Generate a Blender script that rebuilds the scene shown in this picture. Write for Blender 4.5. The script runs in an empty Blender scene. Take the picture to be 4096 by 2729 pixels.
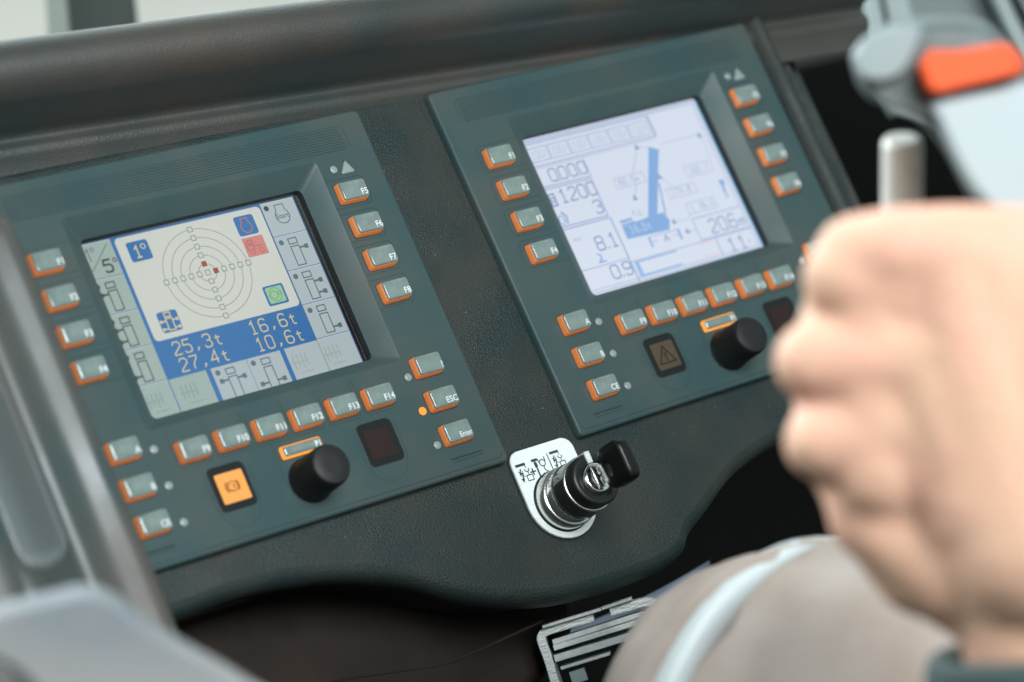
import bpy, bmesh, math, random
from mathutils import Matrix, Vector, noise
random.seed(7)
SC = bpy.context.scene
COL = SC.collection
pi = math.pi

# ------------------------------------------------------------------ frames
# local frame: millimetres on the tilted instrument panel (x right, y up the slope, z out of it)
TILT = math.radians(50)
M = Matrix.Translation((0, 0, 1.05)) @ Matrix.Rotation(TILT, 4, 'X')
CAM = Vector((-676.973, -302.067, 1059.626))
FW = Vector((0.597682, 0.182084, -0.780783))
RT = Vector((0.771634, -0.394987, 0.498565))
UP = Vector((0.217618, 0.900461, 0.376579))
FPX = 11508.6
S = 1.7407

def P(x, y, dep):                      # a point at a distance in front of the camera (mm, panel frame)
    return CAM + dep * (FW + RT * ((x * S - 2048) / FPX) - UP * ((y * S - 1364.5) / FPX))

# ------------------------------------------------------------------ camera
cd = bpy.data.cameras.new('camera'); cam = bpy.data.objects.new('camera', cd); COL.objects.link(cam)
Rm = Matrix((RT, UP, -FW)).transposed().to_4x4()
cam.matrix_world = M @ Matrix.Translation(CAM * .001) @ Rm
cd.sensor_width = 36; cd.lens = FPX / 4096 * 36
cd.clip_start = .05; cd.clip_end = 200
cd.dof.use_dof = True; cd.dof.focus_distance = 1.335; cd.dof.aperture_fstop = 4.8
SC.camera = cam

# ------------------------------------------------------------------ world and lamps
w = bpy.data.worlds.new('World'); SC.world = w; w.use_nodes = True
nt = w.node_tree; nt.nodes.clear()
def N(t, tree, **k):
    n = tree.nodes.new(t)
    for a, b in k.items(): setattr(n, a, b)
    return n
out = N('ShaderNodeOutputWorld', nt); bg = N('ShaderNodeBackground', nt)
tc = N('ShaderNodeTexCoord', nt); sep = N('ShaderNodeSeparateXYZ', nt)
nz = N('ShaderNodeTexNoise', nt); nz.inputs['Scale'].default_value = 6.5; nz.inputs['Detail'].default_value = 4
r1 = N('ShaderNodeValToRGB', nt)
r1.color_ramp.elements[0].position = .42; r1.color_ramp.elements[0].color = (.10, .075, .055, 1)
r1.color_ramp.elements[1].position = .58; r1.color_ramp.elements[1].color = (.66, .84, .86, 1)
r2 = N('ShaderNodeMapRange', nt); r2.inputs['From Min'].default_value = -.25; r2.inputs['From Max'].default_value = .1
r2.inputs['To Min'].default_value = .17; r2.inputs['To Max'].default_value = 1
r3 = N('ShaderNodeMapRange', nt); r3.inputs['From Min'].default_value = .72; r3.inputs['From Max'].default_value = .93
r3.inputs['To Min'].default_value = 1; r3.inputs['To Max'].default_value = .14      # the cab roof
mm = N('ShaderNodeMath', nt, operation='MULTIPLY')
mul = N('ShaderNodeVectorMath', nt, operation='SCALE')
nt.links.new(tc.outputs['Generated'], sep.inputs[0]); nt.links.new(tc.outputs['Generated'], nz.inputs['Vector'])
nt.links.new(nz.outputs['Fac'], r1.inputs[0]); nt.links.new(sep.outputs['Z'], r2.inputs[0])
nt.links.new(r1.outputs[0], mul.inputs[0]); nt.links.new(r2.outputs[0], mm.inputs[0]); nt.links.new(sep.outputs['Z'], r3.inputs[0]); nt.links.new(r3.outputs[0], mm.inputs[1]); 
r4 = N('ShaderNodeMapRange', nt); r4.inputs['From Min'].default_value = .1; r4.inputs['From Max'].default_value = .6      # bright daylight beyond the windscreen
r4.inputs['To Min'].default_value = 1; r4.inputs['To Max'].default_value = 3.6; m4 = N('ShaderNodeMath', nt, operation='MULTIPLY')
nt.links.new(sep.outputs['Y'], r4.inputs[0]); nt.links.new(r4.outputs[0], m4.inputs[0]); nt.links.new(mm.outputs[0], m4.inputs[1]); 
r5 = N('ShaderNodeMapRange', nt); r5.inputs['From Min'].default_value = -.6; r5.inputs['From Max'].default_value = -.1     # environment dimmed on the left to take light off the right-hand bezels
r5.inputs['To Min'].default_value = .22; r5.inputs['To Max'].default_value = 1; m5 = N('ShaderNodeMath', nt, operation='MULTIPLY')
nt.links.new(sep.outputs['X'], r5.inputs[0]); nt.links.new(r5.outputs[0], m5.inputs[0]); nt.links.new(m4.outputs[0], m5.inputs[1]); nt.links.new(m5.outputs[0], mul.inputs['Scale'])
nt.links.new(mul.outputs[0], bg.inputs['Color']); bg.inputs['Strength'].default_value = 1.0
nt.links.new(bg.outputs[0], out.inputs['Surface'])

def area(name, pos, target, sx, sy, power, col):
    l = bpy.data.lights.new(name, 'AREA'); l.shape = 'RECTANGLE'; l.size = sx; l.size_y = sy
    l.energy = power; l.color = col
    o = bpy.data.objects.new(name, l); COL.objects.link(o)
    o.location = pos; o.rotation_euler = (Vector(target) - Vector(pos)).to_track_quat('-Z', 'Y').to_euler()
    return o
area('overhead_key_light', (-.25, -1.45, 2.45), (.1, 0, 1.0), 1.1, .9, 58, (.93, .98, 1))  # unseen key lamp added above and behind the operator
area('side_window_light', (-1.8, -.3, 1.9), (0, 0, 1.0), 1.1, .8, 5, (.9, .98, 1))
area('windscreen_light', (-.6, 1.5, 1.75), (-.15, 0, 1.16), 2.0, .8, 90, (.90, .98, 1))
area('outdoor_fill_light', (1.5, 4.2, 2.6), (2.5, 5.0, -1), 5, 5, 230, (1, .99, .95))  # unseen lamp added to brighten the pale ground outside

SC.render.engine = 'CYCLES'
SC.view_settings.view_transform = 'Standard'; SC.view_settings.look = 'None'
SC.view_settings.exposure = 0; SC.view_settings.gamma = 1
try: SC.view_settings.use_curve_mapping = False
except Exception: pass

# ------------------------------------------------------------------ materials
def mat(name, col, rough=.5, metal=0, spec=.5, bump=None, var=None, emit=None, es=0, coat=0, sss=0, trans=0, streak=None, rvar=None):
    m = bpy.data.materials.new(name); m.use_nodes = True; t = m.node_tree; b = t.nodes['Principled BSDF']
    b.inputs['Base Color'].default_value = (*col, 1); b.inputs['Roughness'].default_value = rough
    b.inputs['Metallic'].default_value = metal; b.inputs['Specular IOR Level'].default_value = spec
    b.inputs['Coat Weight'].default_value = coat; b.inputs['Coat Roughness'].default_value = .08
    b.inputs['Transmission Weight'].default_value = trans
    if sss: b.inputs['Subsurface Weight'].default_value = sss; b.inputs['Subsurface Radius'].default_value = (1, .4, .25); b.inputs['Subsurface Scale'].default_value = .006
    if emit: b.inputs['Emission Color'].default_value = (*emit, 1); b.inputs['Emission Strength'].default_value = es
    tcn = N('ShaderNodeTexCoord', t)
    if var:                             # (scale, second colour, lo, hi)
        n = N('ShaderNodeTexNoise', t); n.inputs['Scale'].default_value = var[0]; n.inputs['Detail'].default_value = 5
        r = N('ShaderNodeValToRGB', t); r.color_ramp.elements[0].position = var[2]; r.color_ramp.elements[1].position = var[3]
        r.color_ramp.elements[0].color = (*col, 1); r.color_ramp.elements[1].color = (*var[1], 1)
        t.links.new(tcn.outputs['Object'], n.inputs['Vector']); t.links.new(n.outputs['Fac'], r.inputs[0])
        t.links.new(r.outputs[0], b.inputs['Base Color'])
    if rvar:
        n = N('ShaderNodeTexNoise', t); n.inputs['Scale'].default_value = rvar[0]; n.inputs['Detail'].default_value = 4
        mr = N('ShaderNodeMapRange', t); mr.inputs['From Min'].default_value = .35; mr.inputs['From Max'].default_value = .65
        mr.inputs['To Min'].default_value = rvar[1]; mr.inputs['To Max'].default_value = rvar[2]
        t.links.new(tcn.outputs['Object'], n.inputs['Vector']); t.links.new(n.outputs['Fac'], mr.inputs[0]); t.links.new(mr.outputs[0], b.inputs['Roughness'])
    if bump:                            # (scale, distance m, strength, kind)
        n = N('ShaderNodeTexVoronoi' if bump[3] == 'V' else 'ShaderNodeTexNoise', t); n.inputs['Scale'].default_value = bump[0]
        mp = N('ShaderNodeMapping', t)
        if streak: mp.inputs['Scale'].default_value = streak
        bn = N('ShaderNodeBump', t); bn.inputs['Distance'].default_value = bump[1]; bn.inputs['Strength'].default_value = bump[2]
        t.links.new(tcn.outputs['Object'], mp.inputs[0]); t.links.new(mp.outputs[0], n.inputs['Vector'])
        t.links.new(n.outputs[0], bn.inputs['Height']); t.links.new(bn.outputs[0], b.inputs['Normal'])
    return m
def emis(name, col, s=1.0):
    m = mat(name, (col[0] * .05, col[1] * .05, col[2] * .05), .6, emit=col, es=s, spec=.2); return m
def srgb(r, g, b):
    f = lambda c: ((c / 255 + .055) / 1.055) ** 2.4 if c > 10 else c / 255 / 12.92
    return (f(r), f(g), f(b))

m_dash = mat('dash_plastic', (.008, .020, .020), .55, spec=.38, bump=(1150, .00026, .9, 'V'), var=(24, (.024, .029, .025), .38, .66), rvar=(26, .40, .66))  # colour noise paints in mottled window-glass reflections
m_brow = mat('brow_leatherette', (.026, .036, .035), .44, bump=(800, .0002, .6, 'V'), var=(14, (.052, .043, .035), .38, .64), rvar=(12, .30, .5))  # brown patches in the colour imitate mottled glass reflections on the hood
bb = m_brow.node_tree.nodes['Principled BSDF']                     # sheen and coat added to brighten the hood's top highlight
bb.inputs['Sheen Weight'].default_value = .16; bb.inputs['Sheen Roughness'].default_value = .35; bb.inputs['Sheen Tint'].default_value = (.75, .95, .95, 1)
bb.inputs['Coat Weight'].default_value = .25; bb.inputs['Coat Roughness'].default_value = .42
m_unit = mat('unit_plastic', (.036, .070, .073), .36, spec=.2, bump=(2600, .00004, .35, 'N'), var=(22, (.056, .076, .073), .38, .64), rvar=(18, .31, .47))  # second colour paints mottled reflections over the housing
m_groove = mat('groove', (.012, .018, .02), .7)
m_rib = mat('fine_groove', (.020, .040, .042), .6)
m_black = mat('gap_black', (.006, .007, .008), .5)
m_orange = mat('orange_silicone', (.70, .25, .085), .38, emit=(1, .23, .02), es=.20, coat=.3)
m_cap = mat('button_cap', (.15, .20, .185), .10, coat=.8, var=(160, (.18, .235, .22), .4, .62))
m_print = mat('white_print', (.66, .69, .68), .5)
m_led = mat('led_lens', (.22, .27, .265), .35, coat=.3)
m_ledon = emis('led_lit', srgb(255, 165, 70), 1.15)
m_knob = mat('knob_rubber', (.009, .010, .010), .5, spec=.35, bump=(1500, .00005, .4, 'N'))
m_win = mat('lamp_window', (.008, .011, .011), .3, spec=.3)
m_winin = mat('lamp_window_inner', (.020, .010, .008), .35, spec=.3)
m_winbr = mat('lamp_window_hazard', (.062, .042, .022), .4)
m_amber = emis('amber_lit', srgb(255, 176, 92), 1.0)
m_amberink = emis('amber_ink', srgb(112, 62, 20), 1.0)
m_chrome = mat('chrome', (.80, .81, .80), .12, 1)
m_chrome_darkrefl = mat('chrome_dark_reflection', (.16, .165, .165), .14, 1)  # chrome with its dark reflections put into the base colour
m_chrome2 = mat('satin_chrome', (.72, .72, .69), .25, 1)
m_switch = mat('switch_black', (.012, .013, .013), .35)
m_key = mat('key_black', (.006, .006, .006), .3, spec=.35, bump=(300, .0002, .4, 'N'))
m_plate = mat('label_white', (.72, .78, .77), .45, var=(500, (.78, .83, .82), .4, .6))
m_ink = mat('label_ink', (.02, .035, .04), .6)
m_zinc = mat('zinc_steel', (.50, .55, .53), .36, .55, bump=(260, .0003, .5, 'N'), streak=(1, 1, 6), var=(60, (.72, .76, .74), .4, .6))
m_zincend = mat('zinc_cut', (.58, .62, .60), .5, .75, bump=(500, .0004, .8, 'N'), streak=(.3, 3, 1))
m_side = mat('side_panel_plastic', (.038, .058, .058), .3, bump=(600, .0001, .4, 'V'), var=(13, (.070, .062, .054), .38, .64), rvar=(14, .3, .55))  # brown second colour stands in for mottled reflections on the console
m_side2 = mat('pocket_chrome', (.34, .38, .38), .2, .35)
m_dark = mat('dark_void_plastic', (.006, .006, .006), .8, spec=.15)
m_brown = mat('dark_brown_plastic', (.014, .011, .009), .8, spec=.2, var=(16, (.026, .018, .014), .4, .62))
m_skin = mat('skin', (.60, .375, .26), .62, spec=.3, sss=.3, var=(32, (.68, .38, .28), .38, .66), bump=(160, .0012, .5, 'N'))
m_trouser = mat('beige_trouser', (.40, .32, .27), .85, bump=(1400, .0003, .5, 'N'), var=(18, (.50, .43, .39), .38, .62))
m_stripe = mat('reflective_stripe', (.70, .76, .77), .4)
m_sleeve = mat('dark_sleeve', (.010, .014, .016), .8, bump=(700, .0004, .5, 'N'))
m_cuff = mat('teal_cuff', (.030, .052, .052), .7)
m_rod = mat('lever_white', (.70, .68, .63), .4, .1)
m_joy = mat('grey_grip', (.045, .062, .062), .35, var=(20, (.09, .12, .12), .4, .6))
m_joyl = mat('pale_grip', (.20, .245, .25), .3)
m_red = mat('orange_red_button', (.72, .085, .014), .5, spec=.3)
m_white = mat('white_face', (.34, .40, .415), .4)
m_pad = mat('pale_pad', (.17, .195, .21), .65, var=(9, (.26, .255, .25), .4, .62))
m_blue = mat('blue_cloth', (.012, .03, .06), .8, bump=(300, .0008, .6, 'N'), var=(40, (.10, .15, .19), .5, .75))
m_glass_frame = mat('display_frame_black', (.006, .006, .008), .12)
m_post = mat('window_post_green', (.022, .036, .030), .6)
m_postl = mat('window_seal_grey', (.22, .26, .23), .6)
m_cabgrey = mat('cab_grey_panel', (.10, .14, .14), .5, var=(3, (.14, .18, .17), .4, .6))
m_cablight = mat('cab_light_trim', (.26, .32, .32), .5)
m_ground = mat('pale_ground', (.62, .62, .58), .9, var=(2, (.68, .68, .64), .4, .6))
m_floor = mat('cab_floor_rubber', (.007, .007, .007), .9, spec=.2)

# glass: a thin pane, part mirror
m_glass = bpy.data.materials.new('screen_glass'); m_glass.use_nodes = True; t = m_glass.node_tree; t.nodes.clear()
o_ = N('ShaderNodeOutputMaterial', t); mx = N('ShaderNodeMixShader', t); tr = N('ShaderNodeBsdfTransparent', t); gl = N('ShaderNodeBsdfGlossy', t)
fr = N('ShaderNodeFresnel', t); fr.inputs['IOR'].default_value = 1.75; gl.inputs['Roughness'].default_value = .05
t.links.new(fr.outputs[0], mx.inputs[0]); t.links.new(tr.outputs[0], mx.inputs[1]); t.links.new(gl.outputs[0], mx.inputs[2]); t.links.new(mx.outputs[0], o_.inputs[0])

# ------------------------------------------------------------------ builders
class MB:
    def __init__(s): s.v = []; s.f = []; s.m = []; s.sm = []
    def quad(s, vs, mi=0, sm=False):
        b = len(s.v); s.v += [Vector(a).to_3d() for a in vs]; s.f.append(list(range(b, b + len(vs)))); s.m.append(mi); s.sm.append(sm)
    def loft(s, loops, mi=0, sm=True, cap0=False, cap1=False, closed=True):
        b = len(s.v); n = len(loops[0])
        for L in loops: s.v += [Vector(a) for a in L]
        mis = mi if isinstance(mi, list) else [mi] * (len(loops) - 1)
        for i in range(len(loops) - 1):
            for j in range(n if closed else n - 1):
                k = (j + 1) % n
                s.f.append([b + i * n + j, b + i * n + k, b + (i + 1) * n + k, b + (i + 1) * n + j]); s.m.append(mis[i]); s.sm.append(sm)
        if cap0: s.f.append([b + j for j in range(n)][::-1]); s.m.append(mis[0]); s.sm.append(False)
        if cap1: s.f.append([b + (len(loops) - 1) * n + j for j in range(n)]); s.m.append(mis[-1]); s.sm.append(False)
    def build(s, name, mats, parent=None, origin=(0, 0, 0), fix=True):
        me = bpy.data.meshes.new(name); og = Vector(origin)
        me.from_pydata([tuple((v - og) * .001) for v in s.v], [], s.f)
        if not isinstance(mats, (list, tuple)): mats = [mats]
        for m in mats: me.materials.append(m)
        for p, mi, sm in zip(me.polygons, s.m, s.sm): p.material_index = mi; p.use_smooth = sm
        me.update()
        if fix:
            bm = bmesh.new(); bm.from_mesh(me); bmesh.ops.recalc_face_normals(bm, faces=bm.faces); bm.to_mesh(me); bm.free()
        o = bpy.data.objects.new(name, me); COL.objects.link(o)
        if parent: o.parent = parent
        return o

def thing(name, label, cat, p0=(0, 0, 0), group=None, kind=None, mw=None):
    o = bpy.data.objects.new(name, None); COL.objects.link(o); o.empty_display_size = .02
    o.matrix_world = mw if mw is not None else M @ Matrix.Translation(Vector(p0) * .001)
    o['label'] = label; o['category'] = cat
    if group: o['group'] = group
    if kind: o['kind'] = kind
    return o
def top(o, label, cat, p0=(0, 0, 0), group=None):
    o.matrix_world = M @ Matrix.Translation(Vector(p0) * .001)
    o['label'] = label; o['category'] = cat
    if group: o['group'] = group
    return o

def rr(cx, cy, hw, hh, r, z, n=4):                 # rounded rectangle loop
    pts = []
    for ax, ay, a0 in ((1, 1, 0), (-1, 1, 90), (-1, -1, 180), (1, -1, 270)):
        for i in range(n + 1):
            a = math.radians(a0 + 90 * i / n)
            pts.append((cx + ax * (hw - r) + r * math.cos(a), cy + ay * (hh - r) + r * math.sin(a), z))
    return pts
def circ(cx, cy, r, z, n=32, sq=1): return [(cx + r * math.cos(2 * pi * i / n), cy + r * sq * math.sin(2 * pi * i / n), z) for i in range(n)]
def stroke(mb, pts, wd, z, mi=0, closed=False):     # mitred flat ribbon
    pts = [Vector((p[0], p[1])) for p in pts]; n = len(pts); L = []; R = []
    for i in range(n):
        a = pts[i - 1] if (i > 0 or closed) else None; b = pts[(i + 1) % n] if (i < n - 1 or closed) else None; p = pts[i]
        d1 = (p - a).normalized() if a is not None else None; d2 = (b - p).normalized() if b is not None else None
        if d1 is None: d1 = d2
        if d2 is None: d2 = d1
        tn = (d1 + d2); tn = tn.normalized() if tn.length > 1e-4 else d1
        nn = Vector((-tn.y, tn.x)); c = max(.35, nn.dot(Vector((-d1.y, d1.x)))); h = wd / 2 / c
        q = p.copy()
        if not closed and i == 0: q = p - d2 * 0
        L.append((q.x + nn.x * h, q.y + nn.y * h, z)); R.append((q.x - nn.x * h, q.y - nn.y * h, z))
    for i in range(n if closed else n - 1):
        k = (i + 1) % n; mb.quad([R[i], R[k], L[k], L[i]], mi)
def rect(mb, x0, y0, x1, y1, z, mi=0): mb.quad([(x0, y0, z), (x1, y0, z), (x1, y1, z), (x0, y1, z)], mi)
def box(mb, x0, y0, z0, x1, y1, z1, mi=0):
    mb.loft([[(x0, y0, z0), (x1, y0, z0), (x1, y1, z0), (x0, y1, z0)], [(x0, y0, z1), (x1, y0, z1), (x1, y1, z1), (x0, y1, z1)]], mi, False, True, True)
def orect(mb, x0, y0, x1, y1, wd, z, mi=0): stroke(mb, [(x0, y0), (x1, y0), (x1, y1), (x0, y1)], wd, z, mi, True)
def disc(mb, x, y, r, z, mi=0, n=24): mb.quad(circ(x, y, r, z, n), mi)
def rrf(mb, x0, y0, x1, y1, r, z, mi=0): mb.quad(rr((x0 + x1) / 2, (y0 + y1) / 2, (x1 - x0) / 2, (y1 - y0) / 2, r, z), mi)
def smoothpts(pts, k=6):                             # Catmull-Rom through the points
    o = []
    for i in range(len(pts) - 1):
        p0 = Vector(pts[max(i - 1, 0)]); p1 = Vector(pts[i]); p2 = Vector(pts[i + 1]); p3 = Vector(pts[min(i + 2, len(pts) - 1)])
        for j in range(k):
            u = j / k
            o.append(.5 * ((2 * p1) + (p2 - p0) * u + (2 * p0 - 5 * p1 + 4 * p2 - p3) * u * u + (3 * p1 - p0 - 3 * p2 + p3) * u ** 3))
    o.append(Vector(pts[-1])); return o
def sweep_x(mb, prof, xs, mi=0, warp=None):
    loops = []
    for x in xs: loops.append([(x, y + (warp(x) if warp else 0), z) for y, z in prof])
    mb.loft(loops, mi, True, False, False, False)

TXT = {}
def text_mesh(s, bold=.0):
    key = (s, bold)
    if key in TXT: return TXT[key]
    c = bpy.data.curves.new('legend', 'FONT'); c.body = s; c.size = 1; c.offset = bold; c.resolution_u = 3
    o = bpy.data.objects.new('tmp', c); COL.objects.link(o)
    dg = bpy.context.evaluated_depsgraph_get(); me = bpy.data.meshes.new_from_object(o.evaluated_get(dg))
    bpy.data.objects.remove(o); TXT[key] = ([v.co.copy() for v in me.vertices], [list(p.vertices) for p in me.polygons])
    return TXT[key]
def text(mb, s, x, y, h, z, mi=0, align='L', bold=.02, cond=1.0, slant=0):
    v, f = text_mesh(s, bold); xs = [a.x for a in v]; x0, x1 = min(xs), max(xs); k = h / .73
    off = {'L': -x0, 'R': -x1, 'C': -(x0 + x1) / 2}[align]; b = len(mb.v)
    mb.v += [Vector((x + (a.x + off + slant * a.y) * k * cond, y + a.y * k, z)) for a in v]
    for q in f: mb.f.append([b + i for i in q]); mb.m.append(mi); mb.sm.append(False)
# stroke digits for the screens, unit box 1 x 1.6
G = {'0': [[(.2, 0), (.8, 0), (1, .25), (1, 1.35), (.8, 1.6), (.2, 1.6), (0, 1.35), (0, .25), (.2, 0)]],
     '1': [[(.15, 1.2), (.5, 1.6), (.5, 0)], [(.15, 0), (.85, 0)]],
     '2': [[(0, 1.25), (.2, 1.6), (.8, 1.6), (1, 1.3), (1, 1.0), (0, .2), (0, 0), (1, 0)]],
     '3': [[(0, 1.3), (.2, 1.6), (.8, 1.6), (1, 1.35), (1, 1.05), (.75, .85), (.4, .85)], [(.75, .85), (1, .6), (1, .25), (.8, 0), (.2, 0), (0, .3)]],
     '4': [[(.8, 0), (.8, 1.6), (0, .5), (1.05, .5)]],
     '5': [[(1, 1.6), (.1, 1.6), (0, .95), (.75, .98), (1, .7), (1, .25), (.8, 0), (.2, 0), (0, .25)]],
     '6': [[(.95, 1.35), (.75, 1.6), (.25, 1.6), (0, 1.3), (0, .25), (.2, 0), (.8, 0), (1, .25), (1, .6), (.8, .85), (.2, .85), (0, .6)]],
     '7': [[(0, 1.6), (1, 1.6), (1, 1.35), (.4, .6), (.35, 0)]],
     '8': [[(.2, .85), (0, 1.1), (0, 1.35), (.2, 1.6), (.8, 1.6), (1, 1.35), (1, 1.1), (.8, .85), (.2, .85), (0, .6), (0, .25), (.2, 0), (.8, 0), (1, .25), (1, .6), (.8, .85)]],
     '9': [[(.05, .25), (.25, 0), (.75, 0), (1, .3), (1, 1.35), (.8, 1.6), (.2, 1.6), (0, 1.35), (0, 1.0), (.2, .75), (.8, .75), (1, 1.0)]],
     't': [[(.45, 1.25), (.45, .2), (.6, 0), (.9, 0)], [(.15, .9), (.85, .9)]],
     ',': [[(.35, .25), (.55, .25), (.3, -.12)]], '.': [[(.3, 0), (.5, 0)]],
     'm': [[(0, 0), (0, .9)], [(0, .8), (.3, .95), (.5, .75), (.5, 0)], [(.5, .75), (.8, .95), (1, .75), (1, 0)]],
     '%': [[(0, .1), (1, 1.5)], [(.1, 1.2), (.3, 1.5)], [(.7, .1), (.9, .4)]]}
def seg(mb, s, x, y, h, adv, wd, z, mi, cw=.75):
    for i, ch in enumerate(s):
        for pl in G.get(ch, []): stroke(mb, [(x + i * adv + a * adv * cw, y + b * h / 1.6) for a, b in pl], wd, z, mi)

# ------------------------------------------------------------------ shared button meshes
def button_meshes():
    b = MB(); b.loft([rr(0, 0, 7.7, 5.2, 1.5, .05), rr(0, 0, 7.55, 5.05, 1.5, 1.2), rr(0, 0, 7.35, 4.75, 1.4, 3.3), rr(0, 0, 7.2, 4.6, 1.3, 3.75), rr(0, 0, 6.9, 4.3, 1.1, 3.9)], 0, True, False, True)
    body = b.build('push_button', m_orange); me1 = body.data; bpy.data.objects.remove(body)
    c = MB(); lo = [rr(0, 0, 7.12, 4.52, 1.2, 3.8), rr(0, 0, 7.1, 4.5, 1.2, 4.35), rr(0, 0, 6.85, 4.25, 1.1, 4.75), rr(0, 0, 6.5, 3.9, .9, 4.86)]
    for s_ in (.85, .68, .5, .3, .12): lo.append(rr(0, 0, 6.5 * s_, 3.9 * s_, .9 * s_, 4.86 + .26 * (1 - s_ ** 2.2)))
    c.loft(lo, 0, True, False, True); cap = c.build('button_cap', m_cap); me2 = cap.data; bpy.data.objects.remove(cap)
    return me1, me2
BODY, CAP = button_meshes()
def inst(name, me, parent, loc=(0, 0, 0)):
    o = bpy.data.objects.new(name, me); COL.objects.link(o); o.parent = parent; o.location = Vector(loc) * .001; return o
LEG = {}
def button(root, x, y, s):
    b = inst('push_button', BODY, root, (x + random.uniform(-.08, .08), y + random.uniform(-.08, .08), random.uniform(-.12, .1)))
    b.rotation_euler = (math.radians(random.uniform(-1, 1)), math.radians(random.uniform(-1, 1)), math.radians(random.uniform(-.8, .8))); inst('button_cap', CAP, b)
    if s not in LEG:
        m_ = MB(); text(m_, s, 6.35, -3.45, 3.05 if len(s) < 5 else 2.75, 5.14, 0, 'R', .012, .96 if s != 'Enter' else .84)
        # drape the lettering on the pillow of the cap
        l_ = m_.build('legend', m_print, fix=False); LEG[s] = l_.data; bpy.data.objects.remove(l_)
    inst('legend', LEG[s], b)

ROWF = [34.38 - 17.15 * k for k in range(4)]; ROWA = [-55.34 - 17.15 * k for k in range(3)]
# the ? row of the pair sits level with A, B, CE
COLS9 = [-49.9 + 20 * k for k in range(6)]

def housing(root, kind):
    h = MB(); sx = 2.2
    L = [rr(0, -17.4, 105.3, 91.6, 2.5, -5.6), rr(0, -17.4, 105.3, 91.6, 2.5, -1.0), rr(0, -17.4, 104.9, 91.2, 2.2, -.25), rr(0, -17.4, 104.2, 90.5, 1.8, 0)]
    h.loft(L, 0, True)
    h.loft([L[-1], rr(sx, 1.6, 68.8, 51.3, 2.0, 0)], 0, False)
    h.loft([rr(sx, 1.6, 68.8, 51.3, 2.0, 0), rr(sx, 1.6, 68.2, 50.7, 2.0, -.25), rr(sx, 0, 60.3, 44.2, 3.0, -6.8), rr(sx, 0, 59.7, 43.6, 2.6, -7.2)], 0, True)
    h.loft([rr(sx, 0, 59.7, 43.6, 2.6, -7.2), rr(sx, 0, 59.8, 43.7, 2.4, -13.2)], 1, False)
    Z = .06
    # ribbed top strip
    stroke(h, [(-92.6, 56), (-92.6, 65)] + [(-89.8 - 2.8 * math.cos(a * pi / 12), 65 + 2.9 * math.sin(a * pi / 12)) for a in range(0, 7)] + [(89.8 + 2.8 * math.sin(a * pi / 12), 65 + 2.9 * math.cos(a * pi / 12)) for a in range(0, 7)] + [(92.6, 56)], .22, Z, 1)
    for k in range(9):
        y = 56.2 + k * 1.32; xe = 90.6 - (max(0, k - 6)) * .6
        h.loft([[(-xe, y - .2, .0), (-xe, y - .02, .16), (-xe, y + .25, .0)], [(xe, y - .2, .0), (xe, y - .02, .16), (xe, y + .25, .0)]], 0, False, False, False, False)
        stroke(h, [(-xe, y - .3), (xe, y - .3)], .2, Z, 2)
    # outlines beside the function keys
    for y in ROWF:
        for sg in (1, -1):
            x0 = 71.6 if sg > 0 else 66.8; x1 = 92.4
            arc = lambda cx, cy, a0: [(sg * (cx + 2.6 * math.cos(math.radians(a0 + 15 * i))), cy + 2.6 * math.sin(math.radians(a0 + 15 * i))) for i in range(7)]
            pts = [(sg * x0, y - 6.6)] + [(sg * (x1 - 2.6), y - 6.6)] + arc(x1 - 2.6, y - 4.0, -90) + arc(x1 - 2.6, y + 5.0, 0) + [(sg * x0, y + 7.6)]
            stroke(h, pts, .24, Z, 1)
    for x in COLS9:
        y0 = -70.0
        stroke(h, [(x - 9, -52)] + [(x - 9 + 2.5 - 2.5 * math.cos(math.radians(a)), y0 + 2.5 - 2.5 * math.sin(math.radians(a))) for a in range(0, 91, 15)] + [(x + 9 - 2.5 + 2.5 * math.sin(math.radians(a)), y0 + 2.5 - 2.5 * math.cos(math.radians(a))) for a in range(0, 91, 15)] + [(x + 9, -52)], .22, Z, 1)
    # pockets under the lamp windows and round the knob
    for cx in (-38, 42.4):
        stroke(h, [(cx - 11.6, -74), (cx - 11.4, -91)] + [(cx - 10.8 * math.cos(math.radians(a)), -91 - 11.2 * math.sin(math.radians(a))) for a in range(8, 173, 12)] + [(cx + 11.4, -91), (cx + 11.6, -76)], .2, Z, 1)
    stroke(h, [(-11.2, -71.3), (-11.6, -90)] + [(-11 * math.cos(math.radians(a)), -91 - 10.8 * math.sin(math.radians(a))) for a in range(8, 173, 12)] + [(11.6, -90)], .2, Z, 1)
    stroke(h, [(-102.6, -103.9), (-102.1, -105.6), (-100.6, -106.4), (100.8, -106.4), (102.3, -105.6), (102.8, -103.9)], .38, Z, 1)
    for sg in (1, -1):
        a, b2 = sorted((sg * 75.2, sg * 93))
        stroke(h, [(a, -102.4), (b2, -102.3)], .36, Z, 1)
        h.loft([[(a, -101.2, 0), (a, -100.8, .5), (a, -100.2, 0)], [(b2, -101.2, 0), (b2, -100.8, .5), (b2, -100.2, 0)]], 0, False, False, False, False)
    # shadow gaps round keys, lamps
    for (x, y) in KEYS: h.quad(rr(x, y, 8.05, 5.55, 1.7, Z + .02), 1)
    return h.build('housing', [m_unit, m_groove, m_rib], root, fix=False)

KEYS = [(82.1 * sg, y) for y in ROWF for sg in (1, -1)] + [(82.1 * sg, y) for y in ROWA for sg in (1, -1)] + [(x, -63.1) for x in COLS9]

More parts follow.
